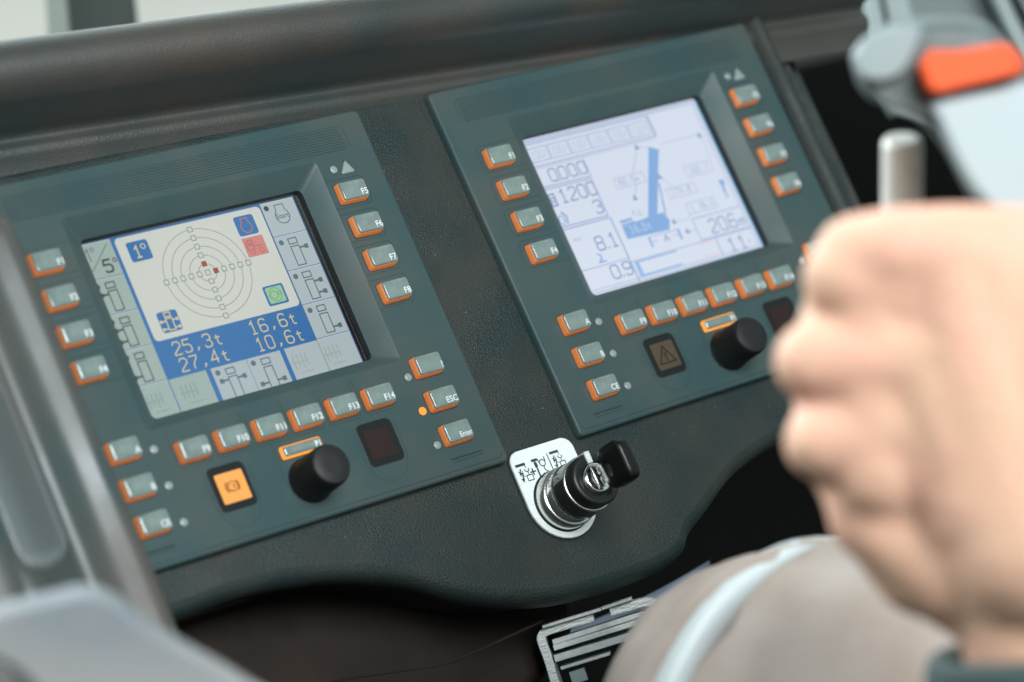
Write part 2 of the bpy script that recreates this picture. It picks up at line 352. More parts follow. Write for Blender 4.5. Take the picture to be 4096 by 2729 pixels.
def crane_cab(mb, x, y, z, mi, arms, wd=.55, h=9.6, clip=None):
    # outrigger pictogram: cab box, chassis box, side pads;  (x, y) = top left of the cab
    orect(mb, x, y - 2.7, x + 4.5, y, wd, z, mi)
    lo = y - 4.0 - h
    if clip: stroke(mb, [(x, clip), (x, y - 4.0), (x + 4.5, y - 4.0), (x + 4.5, clip)], wd, z, mi)
    else: orect(mb, x, lo, x + 4.5, y - 4.0, wd, z, mi)
    for sd, ay in arms:
        if sd > 0: rect(mb, x + 4.8, ay - .45, x + 7.4, ay + .45, z, mi); rect(mb, x + 7.2, ay - 1.1, x + 9.3, ay + 1.1, z, mi)
        else: rect(mb, x - 2.9, ay - .45, x - .3, ay + .45, z, mi); rect(mb, x - 4.9, ay - 1.1, x - 2.8, ay + 1.1, z, mi)

def screen_left(root):
    s = MB(); z = -12.0
    cols = ['cream', 'blue', 'cell', 'ink', 'digit', 'red', 'teal', 'pink', 'green', 'palered', 'frame', 'faint', 'edge', 'midink', 'cellr']
    C = {n: i for i, n in enumerate(cols)}
    rgb = dict(cream=(220, 224, 214), blue=(44, 116, 182), cell=(170, 189, 182), ink=(44, 58, 58), digit=(226, 211, 160), red=(186, 50, 38), teal=(98, 130, 134),
               pink=(196, 112, 112), green=(160, 214, 162), palered=(222, 138, 126), frame=(60, 84, 110), faint=(150, 170, 168), edge=(96, 116, 122), midink=(92, 116, 122), cellr=(186, 200, 205))
    mats = [emis('screen_' + n, srgb(*rgb[n]), .76) for n in cols]
    rect(s, -57.4, -43.6, 59.8, 43.4, z, C['frame'])
    z += .06
    rect(s, -56.6, -43.6, 59.4, 42.8, z, C['blue'])
    z += .06
    for k in range(5):
        y1 = 42.6 - 17.3 * k; y0 = y1 - 16.95
        rect(s, -56.6, y0, -40.4, y1, z, C['cell']); rect(s, 40.7, y0, 59.1, y1, z, C['cellr'])
        rect(s, -56.6, y1 - .3, -40.4, y1, z + .05, C['cream']); rect(s, 40.7, y1 - .3, 59.1, y1, z + .05, C['cream'])
        rect(s, 40.4, y0, 40.7, y1, z, C['edge'])
    rect(s, -39.9, -43.6, -20.4, -27.0, z, C['cell'])
    rect(s, -17.9, -43.6, 1.2, -27.0, z, C['cellr']); rect(s, 1.45, -43.6, 19.7, -27.0, z, C['cellr']); rect(s, 22.1, -43.6, 40.5, -26.9, z, C['cellr'])
    rrf(s, -38.6, -8.8, 39.9, 42.0, 2.2, z, C['cream'])
    z += .08
    # bull's-eye level
    sp = 4.42; cx, cy = .35, 16.65
    for k in range(1, 6):
        stroke(s, [(cx + sp * k * math.cos(a * pi / 40) + .12 * (-1) ** (a % 2), cy + sp * k * math.sin(a * pi / 40) * .98) for a in range(80)], .2, z, C['ink'], True)
    z += .06
    for k in range(-5, 6):
        for (x, y) in {(cx + k * sp, cy), (cx, cy + k * sp * .98)}:
            red = (k == 1 and True)
            rect(s, x - 1.15, y - 1.15, x + 1.15, y + 1.15, z + (.03 if y == cy else 0), C['red'] if red else C['cream'])
            orect(s, x - 1.15, y - 1.15, x + 1.15, y + 1.15, .26, z + .07, C['ink'])
    # corner icons
    rrf(s, -33.9, 29.2, -22.9, 38.9, 1.3, z, C['blue'])
    seg(s, '1', -31.3, 31.0, 5.4, 5.0, .75, z + .06, C['digit']); stroke(s, circ(-25.9, 35.8, 1.15, 0, 12), .5, z + .06, C['digit'], True)
    rrf(s, -33.2, -6.1, -22.8, 3.9, 1.3, z, C['blue'])
    zz = z + .06; orect(s, -29.5, 1.2, -26.5, 3.2, .6, zz, C['digit']); orect(s, -29.6, -5.2, -26.3, .4, .6, zz, C['digit'])
    for ay in (-.7, -4.4):
        rect(s, -32.4, ay - .35, -29.9, ay + .35, zz, C['digit']); rect(s, -26.0, ay - .35, -23.6, ay + .35, zz, C['digit'])
        disc(s, -32.2, ay, .85, zz + .04, C['digit'], 10); disc(s, -23.9, ay, .85, zz + .04, C['digit'], 10)
    rrf(s, 23.9, 29.4, 34.6, 39.2, 1.3, z, C['teal' if False else 'blue'])
    eng = lambda x, y, k: [(x - 1.9 * k, y + 3.6 * k), (x + 1.9 * k, y + 3.6 * k), (x + 1.9 * k, y + 1.4 * k)] + [(x + 3.0 * k * math.cos(math.radians(a)), y - 1.0 * k + 3.0 * k * math.sin(math.radians(a))) for a in range(45, -226, -18)] + [(x - 1.9 * k, y + 1.4 * k)]
    stroke(s, eng(29.2, 34.4, .95), .55, zz, C['pink'], True)
    rect(s, 24.1, 19.0, 35.0, 28.1, z, C['palered']); orect(s, 24.1, 19.0, 35.0, 28.1, .25, zz, C['pink'])
    stroke(s, [(25.4, 21.6), (25.4, 25.6), (26.6, 26.9), (28.7, 26.9), (28.7, 21.8)], .7, zz, C['pink'])
    rect(s, 26.2, 24.0, 27.9, 25.8, zz + .04, C['pink']); stroke(s, [(28.9, 23.6), (33.6, 23.4)], .6, zz, C['pink'])
    for xx in (27.2, 32.2): stroke(s, circ(xx, 21.1, 1.15, 0, 12), .5, zz + .05, C['pink'], True)
    rrf(s, 23.9, -6.1, 35.0, 3.7, 1.0, z, C['blue']); rrf(s, 25.0, -5.1, 33.9, 2.8, .8, zz, C['green'])
    stroke(s, circ(29.4, -1.1, 3.3, 0, 20), .22, zz + .05, C['edge'], True); stroke(s, circ(28.6, -1.3, 2.0, 0, 8), .22, zz + .1, C['edge'], True)
    stroke(s, circ(31.6, -.8, .9, 0, 10), .22, zz + .1, C['edge'], True)
    # loads
    for tx, x, y in (('25,3t', -31.7, -17.1), ('27,4t', -31.5, -25.2), ('16,6t', 9.4, -16.7), ('10,6t', 9.4, -25.1)):
        seg(s, tx, x, y, 6.1, 5.35, .62, z, C['digit'], .70)
    # left keys column
    st = lambda pts, wd, c: stroke(s, pts, wd, zz, C[c])
    st([(-54.6, 29.4), (-42.9, 40.6)], .45, 'teal')
    stroke(s, [(-54.6, 38.6), (-53.4, 40.2), (-53.4, 34.0)], .55, zz + .02, C['midink']); stroke(s, circ(-51.0, 39.5, .85, 0, 12), .4, zz, C['midink'], True)
    seg(s, '5', -48.3, 27.6, 5.8, 5.2, .95, zz + .04, C['ink']); stroke(s, circ(-42.0, 32.6, .9, 0, 12), .45, zz, C['ink'], True)
    for k, arms in ((1, [(-1, 17.7)]), (2, [(-1, .4), (-1, -5.2)]), (3, [(-1, -22.4)])):
        y = 40.3 - 17.3 * k; crane_cab(s, -51.3, y, zz, C['ink'], arms); disc(s, -55.5, y - 1.0, 1.4, zz, C['ink'], 12)
    # right column
    disc(s, 43.1, 39.8, 1.4, zz, C['ink'], 8); stroke(s, eng(50.0, 36.0, 1.25), .5, zz, C['midink'], True)
    text(s, 'Start', 50.0, 33.6, 2.6, zz + .05, C['midink'], 'C', .01)
    for k, arms in ((1, [(1, 18.0)]), (2, [(1, .6), (1, -5.2)]), (3, [(1, -22.8)])):
        y = 40.5 - 17.3 * k; crane_cab(s, 47.3, y, zz, C['midink'], arms); disc(s, 43.4, y - 1.1, 1.4, zz, C['midink'], 8)
    disc(s, -15.2, -29.8, 1.4, zz, C['midink'], 8); crane_cab(s, -11, -28.9, zz, C['midink'], [(1, -34.1), (-1, -34.0)], clip=-43.5)
    disc(s, 4.0, -29.7, 1.4, zz, C['midink'], 8); crane_cab(s, 8.2, -28.8, zz, C['midink'], [(1, -40.1), (-1, -40.2)], clip=-43.5)
    # faint unused keys
    for x in (-50, -32, 28, 46):
        for j in range(4): rect(s, x - 4 + j * 2.3, -38 + (j % 2), x - 3.2 + j * 2.3, -31, zz, C['faint' if x < 0 else 'cell'])
        rect(s, x - 5, -35.2, x + 4, -34.4, zz + .04, C['faint' if x < 0 else 'cell']); rect(s, x - 2, -40.2, x + 5, -39.6, zz, C['faint' if x < 0 else 'cell'])
    return s.build('display_screen', mats, root, fix=False)

def screen_right(root):
    s = MB(); z = -12.0
    cols = ['bg', 'glow', 'line', 'digit', 'boom', 'pale', 'red', 'bar', 'ltxt', 'green', 'hi']
    C = {n: i for i, n in enumerate(cols)}
    rgb = dict(bg=(212, 220, 235), glow=(70, 165, 205), line=(140, 160, 204), digit=(122, 144, 188), boom=(130, 170, 218), pale=(158, 175, 208), red=(226, 202, 216), bar=(150, 184, 226), ltxt=(196, 216, 238), green=(170, 214, 206), hi=(224, 226, 242))
    mats = [emis('screen2_' + n, srgb(*rgb[n]), 1.0) for n in cols]
    rect(s, -57, -43.6, 63.4, 45.6, z, C['glow']); z += .06
    rect(s, -57, -43.6, 61.2, 44.0, z, C['bg']); zz = z + .08
    ln = lambda pts, wd=.45, c='line', q=0: stroke(s, pts, wd, zz + q, C[c])
    for i, y in enumerate((42.7, 41.6, 40.6)): ln([(-56, y), (60.2 - i * 1.4 if i < 2 else 26.8, y)], .55, 'pale', i * .01)
    for i, x in enumerate((60.2, 58.6)): ln([(x, -42), (x, 43.0 - i * 1.4)], .45, 'pale', .05)
    ln([(26.8, 40.6), (26.8, 29.0)], 1.6, 'pale', .06); ln([(-56, 28.6), (27.2, 29.2)], .5, 'line', .08); ln([(-56, 27.4), (26, 28)], .35, 'pale', .08)
    for i in range(6):
        x = -54.6 + 13.25 * i; orect(s, x + .5, 30.9, x + 12.7, 38.4, .5, zz + .02, C['pale']); seg(s, '100%', x + 2.0, 32.5, 4.2, 2.5, .3, zz + .03, C['pale'])
    ln([(-23.4, 27.2), (-23.4, 17.2)], .5); ln([(-56, 17.4), (-23.2, 17.0)], .55, 'line', .05); ln([(-56, 16.0), (-23.9, 15.8)], .5, 'line', .05)
    seg(s, '0000', -47.5, 19.2, 6.6, 6.3, .65, zz, C['digit'], .72); disc(s, -42.3, 19.0, .5, zz, C['digit'], 8); disc(s, -29.7, 19.0, .5, zz, C['digit'], 8)
    ln([(-23.9, 15.6), (-23.9, -4.6)], .6, 'line', .02)
    seg(s, '1200', -47.0, 7.2, 7.0, 6.1, .7, zz, C['digit'], .75); orect(s, -53.6, 6.8, -50.2, 13.0, .8, zz, C['digit']); orect(s, -52.7, 8.6, -51.1, 11.2, .5, zz + .03, C['digit'])
    seg(s, '3', -29.6, -2.6, 6.8, 6.1, .7, zz, C['digit'], .75)
    stroke(s, [(-50.5, 3), (-48.5, .2), (-49.3, -3.6)], 1.4, zz, C['pale']); stroke(s, circ(-52, -1.2, 1.6, 0, 12, 1.5), .6, zz + .04, C['boom'], True)
    ln([(-56, -4.7), (-23.6, -4.9)], .6, 'line', .05); ln([(-56, -6.2), (-23.6, -6.2)], .6, 'line', .05); ln([(-23.2, -6.2), (-23.0, -42)], .8, 'line', .02)
    text(s, 'max', -50.5, -13.4, 2.2, zz, C['pale'], 'L', 0)
    seg(s, '8', -38.4, -21.2, 7.2, 6.4, .75, zz, C['digit'], .75); disc(s, -31.7, -21.0, .55, zz, C['digit'], 8); seg(s, '1', -29.8, -21.2, 7.2, 6.4, .75, zz, C['digit'], .75)
    stroke(s, [(-40.6, -22.6), (-38.6, -23.8), (-39.2, -25.6), (-41, -27), (-36.8, -27)], .9, zz, C['boom'])
    ln([(-56, -28.8), (-23.4, -28.9)], .4)
    seg(s, '0', -37.0, -37.2, 7.0, 6.4, .75, zz, C['digit'], .75); disc(s, -30.6, -37.0, .55, zz, C['digit'], 8); seg(s, '9', -28.9, -37.2, 7.0, 6.4, .75, zz, C['digit'], .75)
    ln([(-56, -39.9), (60, -40.8)], .35, 'pale', .1); ln([(-56, -41.4), (60, -42.2)], .5, 'pale', .1)
    # crane drawing
    s.quad([(-1.0, -12), (5.2, -12), (24.2, 20.8), (18.6, 23.2)], C['boom'])
    s.quad([(18.6, 23.0), (24.0, 20.4), (25.6, 21.2), (19.2, 24.6)], C['boom'])
    for q in s.v[-8:]: q.z = zz
    stroke(s, [(15.4, 4.6), (10.8, -12)], 1.0, zz + .03, C['boom'])
    n0 = len(s.v)
    s.quad([(-18.6, -12.6), (4, -10.8), (9.8, -10.9), (11.6, -15.6), (8.8, -20.5), (-18.8, -19.4)], C['boom'])
    s.quad([(-18.6, -9.2), (-10.8, -9.2), (-10.8, -10.6), (-18.6, -10.6)], C['boom']); s.quad([(-18.6, -11.2), (-9.6, -11.2), (-9.6, -12.0), (-18.6, -12.2)], C['boom'])
    for q in s.v[n0:]: q.z = zz + .04
    seg(s, '16', -14.9, -17.2, 4.0, 3.2, .42, zz + .1, C['ltxt'], .65); seg(s, ',', -8.6, -17.0, 4.0, 3.2, .42, zz + .1, C['ltxt']); seg(s, '5t', -6.4, -17.2, 4.0, 3.2, .42, zz + .1, C['ltxt'], .65)
    stroke(s, [(-9.4, -9.2), (-8.0, -5.6), (-6.6, -9.2)], .4, zz, C['pale']); stroke(s, [(-5.6, -9.2), (-4.4, -6.4), (-3.2, -9.2), (-5.6, -9.2)], .8, zz, C['green'])
    ln([(-5.7, -21.4), (14.6, -21.4)], .35, 'line', .06); rect(s, -6.4, -27, -5.1, -21.2, zz, C['boom']); rect(s, 13.2, -27, 14.6, -21.2, zz, C['boom'])
    text(s, 'A', 4.7, -26.0, 4.2, zz, C['digit'], 'C', 0); ln([(-4.6, -24), (-1.6, -24)], .4); ln([(9.6, -24), (12.8, -24)], .4)
    for x0, y0, x1, y1, tx in ((-10.9, 7.0, 8.2, 12.6, '60,0m'), (17.9, -5.2, 36.6, .2, '174,8'), (25.6, -15.6, 45.2, -9.6, '1 36,0'), (35, 3.5, 53, 9.6, '182,7')):
        orect(s, x0, y0, x1, y1, .35, zz, C['pale']); seg(s, tx, x0 + 2.6, y0 + 1.4, 3.2, 2.7, .42, zz, C['pale'], .65)
    ln([(11.4, 25.6), (11, 24), (2.2, 12.8)], .28); ln([(1.6, 7), (-3.2, 0.4)], .28); ln([(18.8, 23.8), (12, 25.8)], .25); ln([(27.3, 24.1), (55, 24.6), (54.4, 9.8)], .3, 'pale')
    for (x, y) in ((11.8, 25.7), (-3.2, .2), (17.4, 7.6), (13.6, -17.0), (19.2, -23.8), (54.0, 23.6)):
        stroke(s, [(x - 1.1, y - .8), (x, y + 1.2), (x + 1.1, y - .8), (x - 1.1, y - .8)], .7, zz + .04, C['digit'])
    ln([(18.5, 7), (23, .2)], .3, 'pale', .02); ln([(14.6, -17), (22, -18), (26, -15.8)], .3, 'pale'); ln([(20.4, -24), (25.4, -24)], .3, 'pale')
    stroke(s, [(54.6, -2.2), (54.2, -5)], 3.2, zz, C['boom']); stroke(s, [(54.2, -5), (53.6, -9.6)], 1.5, zz + .03, C['boom']); stroke(s, [(52.4, -10.6), (53.4, -12), (54.8, -11), (54, -9.6)], .6, zz + .05, C['boom'])
    ln([(25.2, -42), (25.2, -29.8)], .01); orect(s, 25.3, -30.2, 58.6, -18.4, .45, zz, C['line'])
    seg(s, '20', 34.4, -28.4, 7.4, 6.3, .7, zz, C['digit'], .72); disc(s, 46.4, -28.2, .55, zz, C['digit'], 8); seg(s, '6', 47.6, -28.4, 7.4, 6.3, .7, zz, C['digit'], .72); seg(s, 'm', 54.0, -28.4, 6, 4.4, .6, zz, C['digit'], .8)
    ln([(-22.8, -31.2), (60, -30.9)], .4, 'line', .03); ln([(34.6, -30.8), (34.2, -41)], .6, 'line', .04)
    seg(s, '11', 40.5, -40.4, 7.0, 7.0, .75, zz, C['digit'], .7); seg(s, '.', 53, -37.5, 7, 5, 1.0, zz, C['digit'])
    rect(s, -21.2, -32.5, 7.0, -31.6, zz + .05, C['bar']); rect(s, -21.2, -40.2, -18.4, -32.4, zz + .07, C['bar']); rect(s, -18.4, -39.9, 7.1, -38.9, zz + .05, C['bar'])
    rect(s, 22.6, -32.4, 31.6, -31.5, zz + .05, C['red']); rect(s, 22.6, -39.6, 31.6, -38.7, zz + .05, C['red'])
    return s.build('display_screen', mats, root, fix=False)

def unit(name_label, kind, mw):
    root = thing('display_unit', name_label, 'control unit', mw=mw, group='crane display units on the dashboard')
    housing(root, kind)
    scr = screen_left(root) if kind == 'L' else screen_right(root)
    f = MB()                                     # black surround, thin bright bead and glass
    x1, y1, x0, y0 = (60.0, 43.9, -57.5, -43.7) if kind == 'L' else (64.3, 46.7, -57.1, -43.7)
    rect(f, -60, -44, 66, 48, -12.9, 0)
    if kind == 'L':
        stroke(f, [(-58, y1 + .6), (x1 + .2, y1 + .5), (x1 + 1.0, y1 - .3), (x1 + 1.1, -44)], .22, -11.4, 1)
    f.build('display_frame', [m_glass_frame, m_chrome2], root, fix=False)
    g = MB(); rect(g, -57.4, -43.4, 61.8, 43.4, -9.2); g.build('screen_glass', m_glass, root, fix=False)
    for i, y in enumerate(ROWF):
        button(root, -82.1, y, 'F%d' % (i + 1)); button(root, 82.1, y, 'F%d' % (i + 5))
    for y, a, b in zip(ROWA, ('A', 'B', 'CE'), ('?', 'ESC', 'Enter')):
        button(root, -82.1, y, a); button(root, 82.1, y, b)
    for i, x in enumerate(COLS9): button(root, x, -63.1, 'F%d' % (i + 9))
    # indicator lamps
    for x, y, on in [(-67, -58.2, 0), (-67, -75.3, 0), (-67, -92.5, 0), (70.7, -58.2, 0), (70.7, -75.3, kind == 'L'), (70.7, -92.5, 0), (78.5, 47.2, 0)]:
        l = MB(); l.loft([circ(x, y, 2.3, .09, 20), circ(x, y, 2.02, .12, 20), circ(x, y, 1.98, .4, 20), circ(x, y, 1.6, .65, 20), circ(x, y, .7, .75, 20)], [1, 0, 0, 0], True, False, True)
        o = l.build('indicator_lamp', [m_ledon if on else m_led, m_groove], root)
        if on: o['label'] = 'round indicator lamp glowing orange'
    tr_ = MB(); tri = [(86.2, 50.8), (81.4, 44.0), (89.6, 44.0)]
    def tl(k, z):
        c = Vector((85.7, 46.3)); o = []
        for i in range(3):
            p = Vector(tri[i]); a = Vector(tri[i - 1]); b = Vector(tri[(i + 1) % 3])
            for q in (p + (a - p).normalized() * 1.3, p + (a - p).normalized() * .3 + (b - p).normalized() * .3, p + (b - p).normalized() * 1.3): o.append((c.x + (q.x - c.x) * k, c.y + (q.y - c.y) * k, z))
        return o
    tr_.loft([tl(1.1, .09), tl(1, .12), tl(.98, .6), tl(.8, .85), tl(.3, .95)], [1, 0, 0, 0], True, False, True); o = tr_.build('indicator_lamp', [m_led, m_groove], root); o['label'] = 'triangular indicator lamp'
    # lamp windows
    for cx, lit in ((-38.1, True), (42.4, False)):
        q = MB(); cy = -83.6
        q.loft([rr(cx, cy, 10.0, 10.5, 3.2, .10), rr(cx, cy, 9.7, 10.2, 3.0, .14), rr(cx, cy, 9.6, 10.1, 3.0, .05 + .12), rr(cx, cy, 9.2, 9.7, 2.8, .12)], [1, 0, 0], False, False, True)
        wn = q.build('warning_lamp', [m_win, m_groove], root, fix=False)
        i_ = MB()
        if lit and kind == 'L':
            i_.quad(rr(cx + .4, cy - .1, 7.15, 6.9, .8, .3), 0); z = .4
            stroke(i_, circ(cx + .2, cy + .1, 2.4, 0, 28), .35, z, 1, True); stroke(i_, circ(cx - .5, cy - .1, 1.5, 0, 20), .25, z + .05, 1, True)
            for s_ in (0, pi): stroke(i_, [(cx + .2 + 3.3 * math.cos(s_ + a), cy + .1 + 3.3 * math.sin(s_ + a)) for a in [(-8 + k) * .095 for k in range(17)]], .75, z, 1)
            text(i_, '!', cx + 1.2, cy - .9, 1.9, z + .06, 1, 'C', .02)
            o = i_.build('lamp_face', [m_amber, m_amberink], wn, fix=False); wn['label'] = 'warning lamp lit amber with brake symbol'
        elif lit:
            i_.quad(rr(cx + .4, cy - .1, 7.15, 6.9, .8, .3), 0)
            stroke(i_, [(cx - 4.6, cy - 4.0), (cx + 5.4, cy - 4.0), (cx + .4, cy + 4.6)], .65, .4, 1, True)
            text(i_, '!', cx + .4, cy - 2.6, 4.4, .4, 1, 'C', .03)
            i_.build('lamp_face', [m_winbr, m_win], wn, fix=False); wn['label'] = 'unlit brown warning lamp with triangle symbol'
        else:
            i_.quad(rr(cx - .3, cy - .3, 6.9, 6.9, .8, .3), 0); i_.build('lamp_face', m_winin, wn, fix=False)
    # P1 key
    b = MB(); cx, cy = 1.9, -75.9
    b.quad(rr(cx, cy, 11.2, 3.4, 1.3, .10), 1)
    b.loft([rr(cx, cy, 10.8, 3.0, 1.1, .1), rr(cx, cy, 10.6, 2.8, 1.1, 1.6), rr(cx, cy, 10.2, 2.4, 1.0, 1.9)], 0, True, False, True)
    pb = b.build('push_button', [m_ledon, m_groove], root, fix=False)
    c = MB(); c.loft([rr(cx, cy, 10.0, 2.25, .9, 1.9), rr(cx, cy, 9.9, 2.15, .9, 2.3), rr(cx, cy, 9.0, 1.5, .6, 2.6), rr(cx, cy, 5, .5, .3, 2.7)], 0, True, False, True); c.build('button_cap', m_cap, pb)
    l = MB(); text(l, 'P1', 11.2, -77.6, 2.8, 2.78, 0, 'R', .03, .9); l.build('legend', m_print, pb, fix=False)
    # rotary knob
    k = MB(); kx, ky = .14, -90.9; n = 72
    lo = []; 
    for r, z in ((10.4, .1), (10.6, .6), (10.1, 1.1), (9.9, 1.4), (9.75, 18.8), (9.55, 20.2), (9.0, 21.2), (8.5, 21.6), (8.2, 21.45), (8.0, 21.55), (4, 21.75)):
        lo.append([(kx + (r + (.10 * (-1) ** i if 1.2 < z < 19 else 0)) * math.cos(2 * pi * i / n), ky + (r + (.10 * (-1) ** i if 1.2 < z < 19 else 0)) * math.sin(2 * pi * i / n), z) for i in range(n)])
    k.loft(lo, 0, True, False, True); k.build('rotary_knob', m_knob, root)
    return root

UL = unit('left display unit with cream level screen and glowing amber brake lamp', 'L', M.copy())
th, ph, ps = .0086, -.0103, -.0011
MR = M @ Matrix.Translation((.2536954, .0014033, .00033)) @ Matrix.Rotation(th, 4, 'Z') @ Matrix.Rotation(ph, 4, 'Y') @ Matrix.Rotation(ps, 4, 'X')
UR = unit('right display unit with washed-out pale blue crane drawing on its screen', 'R', MR)

# ------------------------------------------------------------------ dashboard
dash = thing('dashboard', 'dark grained plastic dashboard holding both display units and the key switch', 'dashboard')
low = smoothpts([(-115, -126), (-85, -130), (-50, -129), (-20, -132), (3, -137), (33, -148), (62, -165), (95, -176), (131, -180), (168, -179.5), (185, -175), (193, -168), (209, -160), (233, -148), (262, -141), (300, -137), (340, -136), (366, -134)], 6)
outl = [(v.x, v.y) for v in [Vector((p[0], p[1])) for p in low]] + [(366, 82), (-115, 82)]
def inset(poly, d):
    n = len(poly); o = []
    for i in range(n):
        p = Vector(poly[i]); a = Vector(poly[i - 1]); b = Vector(poly[(i + 1) % n]); d1 = (p - a).normalized(); d2 = (b - p).normalized()
        n1 = Vector((-d1.y, d1.x)); n2 = Vector((-d2.y, d2.x)); nn = (n1 + n2).normalized(); o.append(tuple(p + nn * d / max(.5, nn.dot(n1))))
    return o
fp = MB(); zt = -5.5
L3 = lambda poly, z: [(x, y, z) for x, y in poly]
fp.loft([L3(inset(outl, 7), zt), L3(inset(outl, 4.2), zt - .7), L3(inset(outl, 2), zt - 2.2), L3(inset(outl, .5), zt - 5), L3(outl, zt - 9), L3(inset(outl, 1.5), zt - 14), L3(inset(outl, 6), zt - 20), L3(inset(outl, 9), zt - 60)], 0, True)
bm = bmesh.new(); vl = [bm.verts.new((x, y, zt)) for x, y in inset(outl, 7)]; ed = [bm.edges.new((vl[i], vl[(i + 1) % len(vl)])) for i in range(len(vl))]
for cx, cy in ((2.2, 0), (255.9, 1.4)):
    hv = [bm.verts.new((cx + a * 63, cy + b * 47, zt)) for a, b in ((-1, -1), (1, -1), (1, 1), (-1, 1))]; ed += [bm.edges.new((hv[i], hv[(i + 1) % 4])) for i in range(4)]
bmesh.ops.triangle_fill(bm, use_beauty=True, edges=ed)
bm.verts.index_update(); base = len(fp.v); fp.v += [v.co.copy() for v in bm.verts]
for fc in bm.faces:
    cc = fc.calc_center_median()
    if any(abs(cc.x - cx) < 62 and abs(cc.y - cy) < 46 for cx, cy in ((2.2, 0), (255.9, 1.4))): continue
    fp.f.append([base + v.index for v in (fc.verts if fc.normal.z > 0 else reversed(fc.verts))]); fp.m.append(0); fp.sm.append(False)
bm.free()
for i in range(0): pass
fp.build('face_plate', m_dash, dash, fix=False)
br = MB()
prof = [(70, -9), (79, -7), (82, -4.5), (85, -3.2), (87.5, -3.6), (89.5, -4.6), (91.5, -4.2), (93.5, -1), (94.5, 5), (95.2, 12), (95.8, 20)]
for a in range(0, 150, 10): prof.append((111 - 15 * math.cos(math.radians(a)), 22 + 15 * math.sin(math.radians(a))))
prof += [(126, 22), (134, 0), (150, -50), (170, -120)]
sweep_x(br, prof, [-460 + 35 * i for i in range(24)] + [368, 400, 430, 450], 0, lambda x: -.045 * (x - 20))
br.build('hood', m_brow, dash)
rim = MB()
rp = [(361, -12), (364, -5), (367, -1), (370, 1.5), (373, 0), (375, -6), (377, -20), (381, -25), (385, -22), (387, -14), (389, -12), (391, -15), (393, -27), (399, -32), (403, -27), (405, -24), (408, -28), (411, -42)]
rim.loft([[(x + (2 * (y + 20) / 110 if False else 0) - (0 if y > -90 else (-90 - y) * .35), y, z) for x, z in rp] for y in (-132, -120, -100, -80, -40, 0, 40, 70, 84, 92)], 0, True, False, False, False)
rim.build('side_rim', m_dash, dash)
lc = MB()
lp = smoothpts([(-190, -250), (-60, -222), (20, -216), (80, -214), (110, -206), (140, -190), (150, -170)], 5)
lo0 = [(p[0], p[1]) for p in lp] + [(150, -120), (-190, -120)]
lc.loft([L3(inset(lo0, 8), -52), L3(inset(lo0, 3), -55), L3(lo0, -62), L3(lo0, -120)], 0, True, True)
lc.build('lower_cover', m_brown, dash)

du = MB(); rnd = random.Random(3)
for i in range(34):
    x, y = rnd.choice([(rnd.uniform(108, 146), rnd.uniform(-100, 78)), (rnd.uniform(-90, 200), rnd.uniform(-160, -112)), (rnd.uniform(150, 350), rnd.uniform(-132, -112))])
    a = rnd.uniform(0, pi); l_ = rnd.uniform(.12, .32) * (2 if i % 9 == 0 else 1); w_ = rnd.uniform(.1, .22)
    if y > -124: du.quad([(x + l_ * math.cos(a) * p - w_ * math.sin(a) * q_, y + l_ * math.sin(a) * p + w_ * math.cos(a) * q_, -5.36) for p, q_ in ((-1, -1), (1, -1), (1, 1), (-1, 1))], 0)
o = du.build('dust', mat('dust_flecks', (.20, .22, .21), .8), dash, fix=False); o['kind'] = 'stuff'

# left side wall of the console with its grab pocket
SHX = -3.5
side = thing('side_console', 'grey moulded side console with long grab pocket at left of the left display unit', 'side console', (-140, -40, 0))
sd = MB(); org = (-140, -40, 0)
sp_ = [(-106, -8), (-109, 10), (-113, 40), (-116, 54), (-119, 60), (-123, 62.5), (-127, 62.5), (-131, 60.5), (-136, 60), (-141, 61.5), (-145, 63.5), (-149, 63), (-151, 61)]
def endf(y):                                     # rounding at the top end
    return 0
ys = [-175, -168, -160, -150, -130, -100, -60, -20, 10, 30, 38, 43, 46, 47.5]
def zdrop(y): return 0 if y < 34 else -((y - 34) / 13.5) ** 2 * 16 if y < 47.4 else -30
def zlow(y): return 0 if y > -150 else -((-150 - y) / 25) ** 2 * 30
sd.loft([[(x, y, z + (zdrop(y) + zlow(y)) * min(1, max(0, (z + 8) / 60))) for x, z in sp_] for y in ys], 0, True, False, False, False)
sd.quad([(x, 47.5, z - 30 * min(1, max(0, (z + 8) / 60))) for x, z in sp_], 0)
# beyond the pocket
sp2 = [(-173, 60), (-177, 62), (-184, 62), (-200, 58), (-230, 40), (-260, 0)]
sd.loft([[(x, y, z + zlow(y)) for x, z in sp2] for y in ys[:-4] + [60, 120]], 0, True, False, False, False)
# plate closing the pocket's lower end, and above
def pocket(cx, y0, y1, hw, n=10):                # stadium loop
    return [(cx + hw * math.cos(pi * i / n), y1 + hw * math.sin(pi * i / n)) for i in range(n + 1)] + [(cx - hw * math.cos(pi * i / n), y0 - hw * math.sin(pi * i / n)) for i in range(n + 1)]
pk = [pocket(-162, -96, 60, hw) for hw in (11.5, 10.2, 9.2, 8.6)]
outer = []
for (x, y) in pk[0]: outer.append((x, y))
sq = []
for i, (x, y) in enumerate(pk[0]):
    if i <= 10: sq.append((-162 + 12 * math.cos(pi * i / 10), 90, 61))
    else:
        a = pi * (i - 11) / 10; sq.append((-162 - 12.5 * math.cos(a) * (1.0), -96 - 54 * max(0, math.sin(a)) ** .5, 60.5))
sd.loft([sq, L3(pk[0], 61.2), L3(pk[1], 63.6), L3(pk[2], 62.6)], 0, True)
for v in sd.v: v.x += SHX
sd.build('console_shell', m_side, side, org, fix=False)
